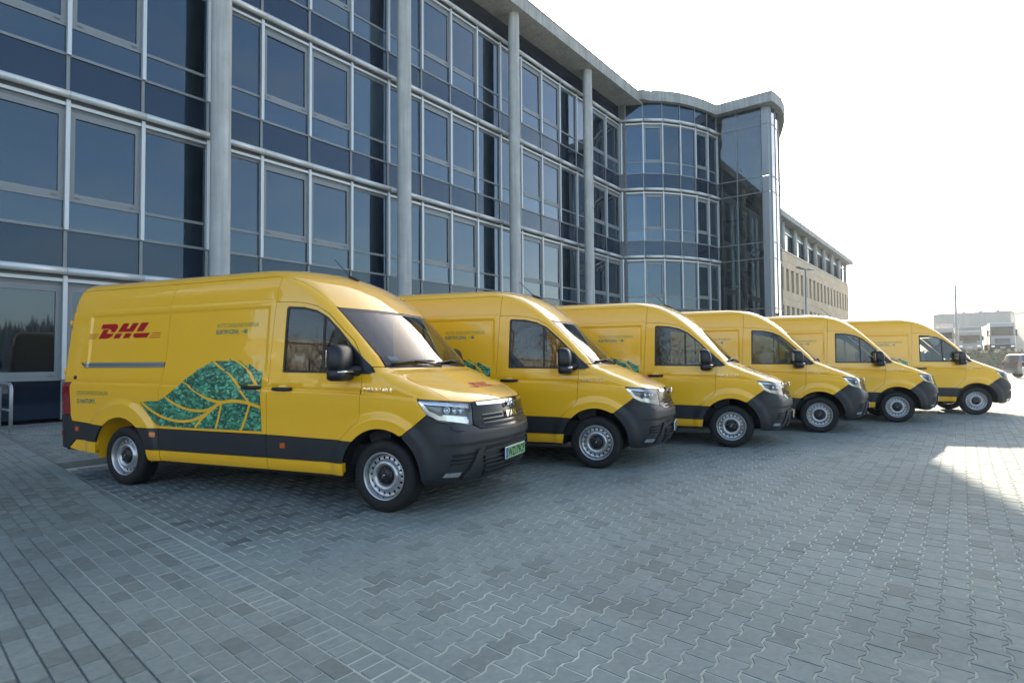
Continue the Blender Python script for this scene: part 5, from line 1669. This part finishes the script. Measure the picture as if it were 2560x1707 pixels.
M_TRW = mat('lorry_white', (.40, .41, .41), .4, coat=.3, var=.04)
M_TRG = mat('lorry_cream', (.36, .37, .34), .45, coat=.3, var=.05)
M_SCRN = mat('lorry_glass', (.02, .03, .035), .05, ior=1.6, var=.1)
M_CHAS = mat('lorry_dark', (.03, .032, .035), .6, var=.15)
M_WGN = mat('curtain_cover', (.36, .36, .33), .6, var=.07, vscale=1.2)
def lorry(loc, face, width, height, paint, box_h, label, box=True, sunvis=False):
    """cab-over lorry seen from the front; +x points at the viewer"""
    L = empty('lorry', loc, face); hw = width / 2
    mb = MB(); mb.cbox(-2.1, 0, -hw, hw, .95, height, .10); mb.build('cab', paint, L)
    mb = MB(); mb.cbox(-.04, .035, -hw * .88, hw * .88, height * .56, height * .80, .03); mb.build('windscreen', M_SCRN, L)
    mb = MB(); mb.cbox(-.06, .06, -hw * .9, hw * .9, height * .81, height * .86, .02); mb.build('sun_visor', M_CHAS if sunvis else paint, L)
    for k in range(4):
        z = 1.15 + k * .16
        mb = MB(); mb.cbox(-.02, .03, -hw * .62, hw * .62, z, z + .10, .01); mb.build('grille_bar', M_CHAS, L)
    mb = MB(); mb.cbox(-.4, .09, -hw, hw, .42, .98, .05); mb.build('bumper', M_CHAS if sunvis else paint, L)
    for s in (-1, 1):
        mb = MB(); mb.cbox(.05, .11, s * hw * .78 - .18, s * hw * .78 + .18, .66, .86, .02); mb.build('headlamp', M_LWH, L)
        mb = MB(); mb.cbox(-.30, -.14, s * (hw + .16) - .09, s * (hw + .16) + .09, height * .55, height * .76, .02); mb.tube([(-.2, s * hw, height * .74), (-.2, s * (hw + .16), height * .74)], .025, 6); mb.build('mirror', M_CHAS, L)
        mb = MB().lathe([(0, -.16), (.28, -.16), (.48, -.13), (.5, 0), (.48, .13), (.28, .16), (0, .16)], 'y', 24); o = mb.build('wheel', M_CHAS, L); o.location = (-1.2, s * (hw - .18), .5)
    mb = MB(); mb.box(.092, .096, -.26, .26, .56, .66); mb.build('number_plate', M_WHT, L)
    mb = MB(); mb.box(-8.5, -.4, -hw * .7, hw * .7, .55, .95); mb.build('chassis', M_CHAS, L)
    for s in (-1, 1):
        mb = MB().lathe([(0, -.2), (.48, -.2), (.5, 0), (.48, .2), (0, .2)], 'y', 24); o = mb.build('wheel', M_CHAS, L); o.location = (-6.5, s * (hw - .22), .5)
    if box:
        mb = MB(); mb.cbox(-9, -2.3, -hw - .02, hw + .02, 1.0, box_h, .06); mb.build('load_box', M_WGN, L)
    tag(L, label, 'lorry', 'lorries on the bank at the right')
    return L
def ground_at(px, depth):
    p = cam_pt(px, 900, depth); return (p.x, p.y, 2.06)
def facing(loc): return math.atan2(-loc[1], -loc[0])
l1 = ground_at(2508, 74); lorry(l1, facing(l1) + .12, 2.45, 3.7, M_TRW, 3.55, 'tall white lorry cab with wide black grille beside the shed corner', True, True)
l2 = ground_at(2426, 72); lorry(l2, facing(l2) - .02, 2.2, 2.6, M_TRG, 3.2, 'cream lorry with a low cab and tall pale load box', True)
l3 = ground_at(2358, 78); lorry(l3, facing(l3) - .1, 2.4, 3.35, M_TRW, 3.2, 'white lorry half hidden behind the last yellow van', False)
# sheds
M_SHED = mat('shed_cladding', (.27, .30, .29), .55, .2, var=.05, vscale=.5)
M_SHW = mat('shed_window', (.30, .34, .36), .1, ior=1.6, var=.1)
def shed(name, label, px0, px1, depth0, depth1, top0, windows, back=25):
    a = cam_pt(px0, 800, depth0); b = cam_pt(px1, 800, depth1)
    a.z = b.z = 0
    d = b - a; L = d.length
    S = empty(name, (a.x, a.y, 2.0), math.atan2(d.y, d.x)); tag(S, label, 'warehouse')
    n = max(1, int(L / 1.1))
    for k in range(n):
        mb = MB(); mb.box(L * k / n + .015, L * (k + 1) / n - .015, 0, .12, 0, top0); mb.build('wall_panel', M_SHED, S)
    mb = MB(); mb.box(0, L, .13, back, 0, top0 - .05); mb.build('building_mass', M_SHED, S)
    mb = MB(); mb.box(-.1, L + .1, -.08, back + .1, top0, top0 + .25); mb.build('roof_edge', M_SHED, S)
    for (u0, u1, z0, z1) in windows:
        mb = MB(); mb.box(u0 * L, u1 * L, -.03, .05, z0, z1); w_o = mb.build('window', M_SHW, S)
        for k in range(1, 4):
            x = (u0 + (u1 - u0) * k / 4) * L
            mb = MB(); mb.box(x - .05, x + .05, -.06, -.03, z0, z1); mb.build('window_bar', M_SHED, w_o)
    return S
S = shed('warehouse', 'pale grey warehouse with strip windows behind the lorries', 2333, 2527, 112, 104, 7.4, [(.03, .26, 4.6, 5.8), (.31, .36, 4.6, 5.8), (.45, .53, 4.6, 5.8), (.58, .64, 4.6, 5.8), (.69, .93, 4.6, 5.8)])
for x in (4.0, 6.5, 9): 
    mb = MB(); mb.box(x, x + .5, 3, 3.5, 7.5, 8.1); mb.build('roof_vent', M_SHED, S)
shed('warehouse', 'plain grey shed corner at the right edge beside the tall lorry', 2538, 2700, 96, 70, 6.4, [])
# lamp posts
def lamp_post(loc, h, label, heads, r0=.09):
    L = empty('lamp_post', loc); 
    MB().tube([(0, 0, 0), (0, 0, h * .5), (0, 0, h)], [r0, r0 * .8, r0 * .6], 12).build('pole', M_SIL2, L)
    mb = MB(); mb.cbox(-.12, .12, -.12, .12, 0, .06, .01); mb.build('base_plate', M_SIL2, L)
    for (a, ln) in heads:
        d = Vector((math.cos(a), math.sin(a), 0))
        MB().tube([(0, 0, h - .05), (d.x * .3, d.y * .3, h + .02)], .03, 8).build('arm', M_SIL2, L)
        T = Matrix.Translation((d.x * (.25 + ln / 2), d.y * (.25 + ln / 2), h + .05)) @ Matrix.Rotation(a, 4, 'Z') @ Matrix.Rotation(-.06, 4, 'Y')
        mb = MB(); mb.cbox(-ln / 2, ln / 2, -.16, .16, -.045, .045, .03, T); mb.build('lamp_head', M_SIL2, L)
    tag(L, label, 'lamp post', 'lamp posts in the yard')
M_SIL2 = mat('galvanised', (.36, .38, .39), .45, .5, var=.08)
p = cam_pt(2019, 900, 42); lamp_post((p.x, p.y, 0), 7.8, 'grey lamp post with two flat heads before the stone building', [(R(35) + math.pi, .75), (R(35), .75)])
p = cam_pt(2394, 900, 66); lamp_post((p.x, p.y, 0), 9.55, 'tall thin lamp post with one head standing behind the last van', [(R(-5), 1.0)], .17)

# dark grey people carrier and a white car at the right edge
M_GREYC = mat('car_grey', (.10, .11, .115), .35, .3, coat=1, var=.05)
M_WHC = mat('car_white', (.7, .7, .7), .35, coat=1, var=.03)
def car(loc, rz, prof, wid, paint, glassp, wheels, label, name, wr=.32):
    C_ = empty(name, loc, rz); n = len(prof); hw = wid / 2
    def ring(y, k, dz=0): return [(x, y, .2 + (z - .2) * k + dz) for x, z in prof]
    rows = [(-hw + .10, .985), (-hw + .02, .95), (-hw, .80)]
    V_ = []; 
    lev = [(-hw + .16, 1.0), (-hw + .06, .975), (-hw + .01, .93)] 
    V_ = []; F_ = []
    st = [(-1.0, .0), (-.97, .03), (-.86, .06), (-.5, .075), (0, .08), (.5, .075), (.86, .06), (.97, .03), (1.0, 0)]
    for u, b in st:
        for x, z in prof:
            V_.append((x * (1 - .02 * u * u), u * hw * (1 - .11 * max(0, z - .95) / .9), .3 + (z - .3) * (1 - .03 * u * u)))
    for i in range(len(st) - 1):
        for j in range(n): F_.append((i * n + j, i * n + (j + 1) % n, (i + 1) * n + (j + 1) % n, (i + 1) * n + j))
    F_ += [tuple(range(n)), tuple(reversed(range((len(st) - 1) * n, len(st) * n)))]
    fix_normals(mesh('body', V_, F_, paint, C_, False))
    for s in (-1, 1):
        for g in glassp:
            Vg = [(x, s * (hw * (1 - .11 * max(0, z - .95) / .9) + .008), z) for x, z in g]
            mesh('side_window', Vg, [tuple(range(len(g)))], M_SCRN, C_)
        for wx in wheels:
            mb = MB().lathe([(0, -.10), (.2, -.10), (wr - .03, -.105), (wr, -.08), (wr, .08), (wr - .03, .10), (0, .10)], 'y', 28); wo = mb.build('wheel', M_RUB, C_); wo.location = (wx, s * (hw - .08), wr)
            mb = MB().lathe([(0, -.112), (.06, -.114), (.2, -.106), (.215, -.11), (.22, -.10)], 'y', 28); ro = mb.build('rim', M_RIM, wo)
            if s > 0: ro.rotation_euler = (0, 0, math.pi)
        mb = MB(); mb.cbox(prof[0][0] - .02, prof[0][0] + .12, s * hw * .86 - .08, s * hw * .86 + .08, .85, 1.15, .02); mb.build('tail_lamp', M_RED, C_)
        mb = MB(); mb.box(-1.9, 1.2, s * (hw + .004), s * (hw + .012), .84, .87); mb.build('door_trim', M_CHAS, C_)
    tag(C_, label, 'car')
    return C_
mpv = [(-2.42, .32), (-2.45, .75), (-2.40, 1.05), (-2.25, 1.60), (-2.1, 1.66), (-.4, 1.68), (.5, 1.62), (1.35, 1.12), (2.15, .95), (2.35, .72), (2.35, .32)]
p = cam_pt(2521, 900, 41)
dv = Vector((math.cos(R(-15)), math.sin(R(-15)), 0))
car((p.x + dv.x * 2.45, p.y + dv.y * 2.45, 0), R(-15), mpv, 1.9, M_GREYC,
    [[(-2.15, 1.08), (-1.25, 1.1), (-1.25, 1.55), (-2.02, 1.55)], [(-1.15, 1.1), (-.1, 1.1), (-.1, 1.56), (-1.15, 1.56)], [(0, 1.1), (1.15, 1.12), (.45, 1.54), (0, 1.56)]],
    (-1.5, 1.45), 'dark grey people carrier parked beyond the last yellow van', 'people_carrier')
hatch = [(-2.0, .3), (-2.05, .75), (-1.95, 1.0), (-1.6, 1.42), (-1.3, 1.47), (-.2, 1.48), (.4, 1.40), (1.1, .98), (1.9, .82), (2.0, .6), (2.0, .3)]
p = cam_pt(2570, 900, 36)
car((p.x + dv.x * 2.1, p.y + dv.y * 2.1, 0), R(-15), hatch, 1.75, M_WHC, [[(-1.7, 1.02), (-.6, 1.02), (-.6, 1.36), (-1.5, 1.36)], [(-.5, 1.02), (.9, 1.02), (.3, 1.34), (-.5, 1.38)]], (-1.25, 1.25), 'tail of a white hatchback cut off by the right picture edge', 'white_hatchback', .3)

# steel hoop for bicycles by the facade
H = empty('bike_hoop', W(3.3, 14.85, .09), PHI); tag(H, 'pale steel bicycle hoop standing by the glass facade', 'bike stand')
pts = [(0, 0, 0), (0, 0, .86), (0, .04, .93), (0, .12, .965), (0, .72, .965), (0, .80, .93), (0, .84, .86), (0, .84, 0)]
MB().tube(pts, .032, 12).build('hoop', M_SIL2, H)
MB().tube([(0, 0, .45), (0, .84, .45)], .022, 10).build('cross_bar', M_SIL2, H)
for y in (0, .84):
    mb = MB(); mb.cbox(-.07, .07, y - .07, y + .07, 0, .012, .003); mb.build('foot_plate', M_SIL2, H)
# ------------------------------------------------------------------ behind the camera: what the vans and panes mirror
M_BARK = mat('bark', (0.10, 0.075, 0.05), .9, var=.3, vscale=6)
M_BIRCH = mat('birch_bark', (0.52, 0.50, 0.45), .8, var=.35, vscale=5)
M_TWIG = mat('twigs', (0.17, 0.11, 0.06), .9, var=.3, vscale=3)
def tree(loc, h, label, seed, trunk_m, twig_m, leaf=None, spread=.55):
    rg = random.Random(seed)
    T = empty('bare_tree' if leaf is None else 'leafy_tree', loc)
    trunk = MB(); crown = MB(); tips = []
    def grow(p, d, L, r, lev):
        pts = [p]; rr = [r]
        n = 4 if lev < 2 else 3
        q = p.copy(); dd = d.copy()
        for k in range(n):
            dd = (dd + Vector((rg.gauss(0, .12), rg.gauss(0, .12), rg.gauss(.05, .06)))).normalized()
            q = q + dd * (L / n); pts.append(q.copy()); rr.append(r * (1 - .55 * (k + 1) / n))
        (trunk if lev == 0 else crown).tube(pts, rr, 7 if lev == 0 else (5 if lev == 1 else 3), caps=False)
        if lev >= 4: tips.append(q); return
        nb = (7, 5, 5, 4)[lev]
        for k in range(nb):
            t = rg.uniform(.35 if lev == 0 else .25, 1.0)
            i = min(n - 1, int(t * n)); a = pts[i].lerp(pts[i + 1], t * n - i)
            ang = rg.uniform(0, 6.283); up = dd
            side = up.orthogonal().normalized(); side.rotate(Matrix.Rotation(ang, 3, up))
            nd = (up * (1 - spread * .6) + side * spread * rg.uniform(.7, 1.3) + Vector((0, 0, .18))).normalized()
            grow(a, nd, L * rg.uniform(.45, .68), rr[i] * rg.uniform(.45, .62), lev + 1)
    grow(Vector((0, 0, 0)), Vector((0, 0, 1)), h * .55, h * .020, 0)
    trunk.build('trunk', trunk_m, T)
    crown.build('crown', twig_m, T)
    if leaf is not None:
        lm = MB()
        for p in tips:
            for k in range(5):
                c = p + Vector((rg.gauss(0, .25), rg.gauss(0, .25), rg.gauss(-.1, .25)))
                u = Vector((rg.gauss(0, 1), rg.gauss(0, 1), rg.gauss(0, 1))).normalized() * rg.uniform(.06, .13); v = u.orthogonal().normalized() * rg.uniform(.04, .09)
                lm.add([c - u, c + v, c + u, c - v], [(0, 1, 2, 3)])
        lm.build('leaves', leaf, T)
    tag(T, label, 'tree', 'trees mirrored in the van windows')
M_YLEAF = mat('yellow_green_leaves', (.15, .17, .035), .8, var=.4, vscale=2)
def mirror_spot(k, lx, dist):
    """where the side window of van k, seen from the camera, looks to"""
    x, y, a = VANS[k]
    f = Vector((math.cos(a), math.sin(a), 0)); rt = Vector((math.sin(a), -math.cos(a), 0))
    p = Vector((x, y, 0)) + f * lx + rt * .98
    d = p.normalized(); q = d - rt * 2 * d.dot(rt)
    s_ = p + q * dist
    return (s_.x, s_.y, 0)
tree(mirror_spot(0, -.75, 56), 16.0, 'broad bare tree mirrored in the side window of the nearest van', 1, M_BARK, M_TWIG)
tree(mirror_spot(0, -.50, 50), 12.8, 'smaller bare tree mirrored at the front of the nearest van window', 2, M_BARK, M_TWIG)
tree(mirror_spot(0, -1.1, 62), 14.4, 'bare tree mirrored at the rear edge of the nearest van window', 8, M_BARK, M_TWIG)
tree((-58, -14, 0), 9.5, 'bare tree mirrored in the ground floor panes at the left', 3, M_BARK, M_TWIG)
tree(mirror_spot(1, -.60, 30), 14.4, 'pale barked tree mirrored in the window of the second van', 4, M_BIRCH, M_TWIG)
tree(mirror_spot(1, -1.0, 33), 12.8, 'bare tree mirrored at the rear of the second van window', 12, M_BARK, M_TWIG)
tree(mirror_spot(2, -.8, 42), 13.6, 'yellow green tree mirrored in the window of the third van', 5, M_BARK, M_TWIG, M_YLEAF)
tree(mirror_spot(3, -.9, 46), 13.6, 'bushy yellow green tree mirrored in the window of the fourth van', 6, M_BARK, M_TWIG, M_YLEAF)
tree(mirror_spot(4, -.8, 50), 10.4, 'bare tree mirrored in the window of the fifth van', 7, M_BARK, M_TWIG)
# long low office beyond those trees
sp_ = mirror_spot(0, -.8, 84); OFB = empty('low_office', (sp_[0], sp_[1], 0), R(-48)); tag(OFB, 'pale four storey building mirrored in the van windows', 'building')
mb = MB(); mb.box(-30, 45, -10, 0, 0, 13.5); mb.build('wall', mat('pale_render', (.26, .25, .22), .85, var=.08, vscale=.4), OFB)
mb = MB(); mb.box(-30.3, 45.3, -10.3, .3, 13.5, 13.9); mb.build('roof', M_CONC2, OFB)
for k in range(18):
    for z in (1.2, 4.4, 7.6, 10.6):
        mb = MB(); mb.box(-28 + k * 4, -25.6 + k * 4, 0, .05, z, z + 1.3); mb.build('window', M_SHW, OFB)

# far-off leafless wood all round behind the camera: one mass
rg = np.random.default_rng(11)
VV = []; FF = []
for i in range(9000):
    a = rg.uniform(R(170), R(345)); d_ = rg.uniform(118, 150)
    x, y = d_ * math.cos(a), d_ * math.sin(a)
    hh = 9.0 + 3.0 * math.sin(a * 9) * math.sin(a * 23 + 1) + rg.uniform(-2.2, 2.6); hh = max(2.0, hh)
    t = Vector((-math.sin(a), math.cos(a), 0)) * rg.uniform(.25, .7)
    k = len(VV); lean = rg.normal() * .5
    VV += [(x - t.x, y - t.y, 0), (x + t.x, y + t.y, 0), (x + t.x * .6 + lean, y + t.y * .6 + lean, hh * .7), (x + lean, y + lean, hh), (x - t.x * .6 + lean, y - t.y * .6, hh * .6)]
    FF.append((k, k + 1, k + 2, k + 3, k + 4))
wd = mesh('distant_wood', VV, FF, mat('wood_mass', (0.075, 0.062, 0.045), .95, var=.4, vscale=.3))
tag(wd, 'far brown leafless wood mirrored low in the glass', 'wood', kind='stuff')

# added dark glass block out of frame at the left, darkens the nearest van's reflections
A_ = Vector(mirror_spot(0, -2.25, 30)); B_ = Vector(mirror_spot(0, -5.6, 30))
dv_ = (B_ - A_); LW = dv_.length; dv_.normalize()
WG_ = empty('added_glass_wing', (A_.x, A_.y, 0), math.atan2(dv_.y, dv_.x)); tag(WG_, 'added unseen dark glass wing that darkens reflections in the nearest van', 'building')
nrm_ = Vector((-dv_.y, dv_.x, 0)); sg_ = 1 if (A_ - Vector((VANS[0][0], VANS[0][1], 0))).dot(nrm_) > 0 else -1
def bx_(y0, y1): return (min(sg_ * y0, sg_ * y1), max(sg_ * y0, sg_ * y1))
mb = MB(); mb.box(0, LW, *bx_(.06, 10), 0, 16.5); mb.build('core', M_DARK, WG_)
nb_ = max(2, int(LW / 1.7))
for k in range(nb_):
    for f in range(4):
        mb = MB(); mb.box(LW * k / nb_ + .05, LW * (k + 1) / nb_ - .05, *bx_(0, .05), .2 + f * 4.1, 4.2 + f * 4.1); mb.build('pane', M_SPAN, WG_)
mb = MB(); mb.box(-.3, LW + .3, *bx_(-.4, 10.4), 16.5, 17.1); mb.build('roof', M_CONC2, WG_)
# ------------------------------------------------------------------ thin morning haze
hz = MB(); hz.box(-180, 260, -190, 260, -1.2, 24); ho = hz.build('haze'); tag(ho, 'thin bright haze in the air', 'haze', kind='stuff')
hm = bpy.data.materials.new('haze_air'); hm.use_nodes = True
for n_ in list(hm.node_tree.nodes):
    if n_.type == 'BSDF_PRINCIPLED': hm.node_tree.nodes.remove(n_)
pv = hm.node_tree.nodes.new('ShaderNodeVolumePrincipled'); pv.inputs['Color'].default_value = (.9, .95, 1, 1); pv.inputs['Density'].default_value = 0.00065; pv.inputs['Anisotropy'].default_value = 0.2
hm.node_tree.links.new(pv.outputs[0], hm.node_tree.nodes['Material Output'].inputs['Volume'])
ho.data.materials.append(hm)
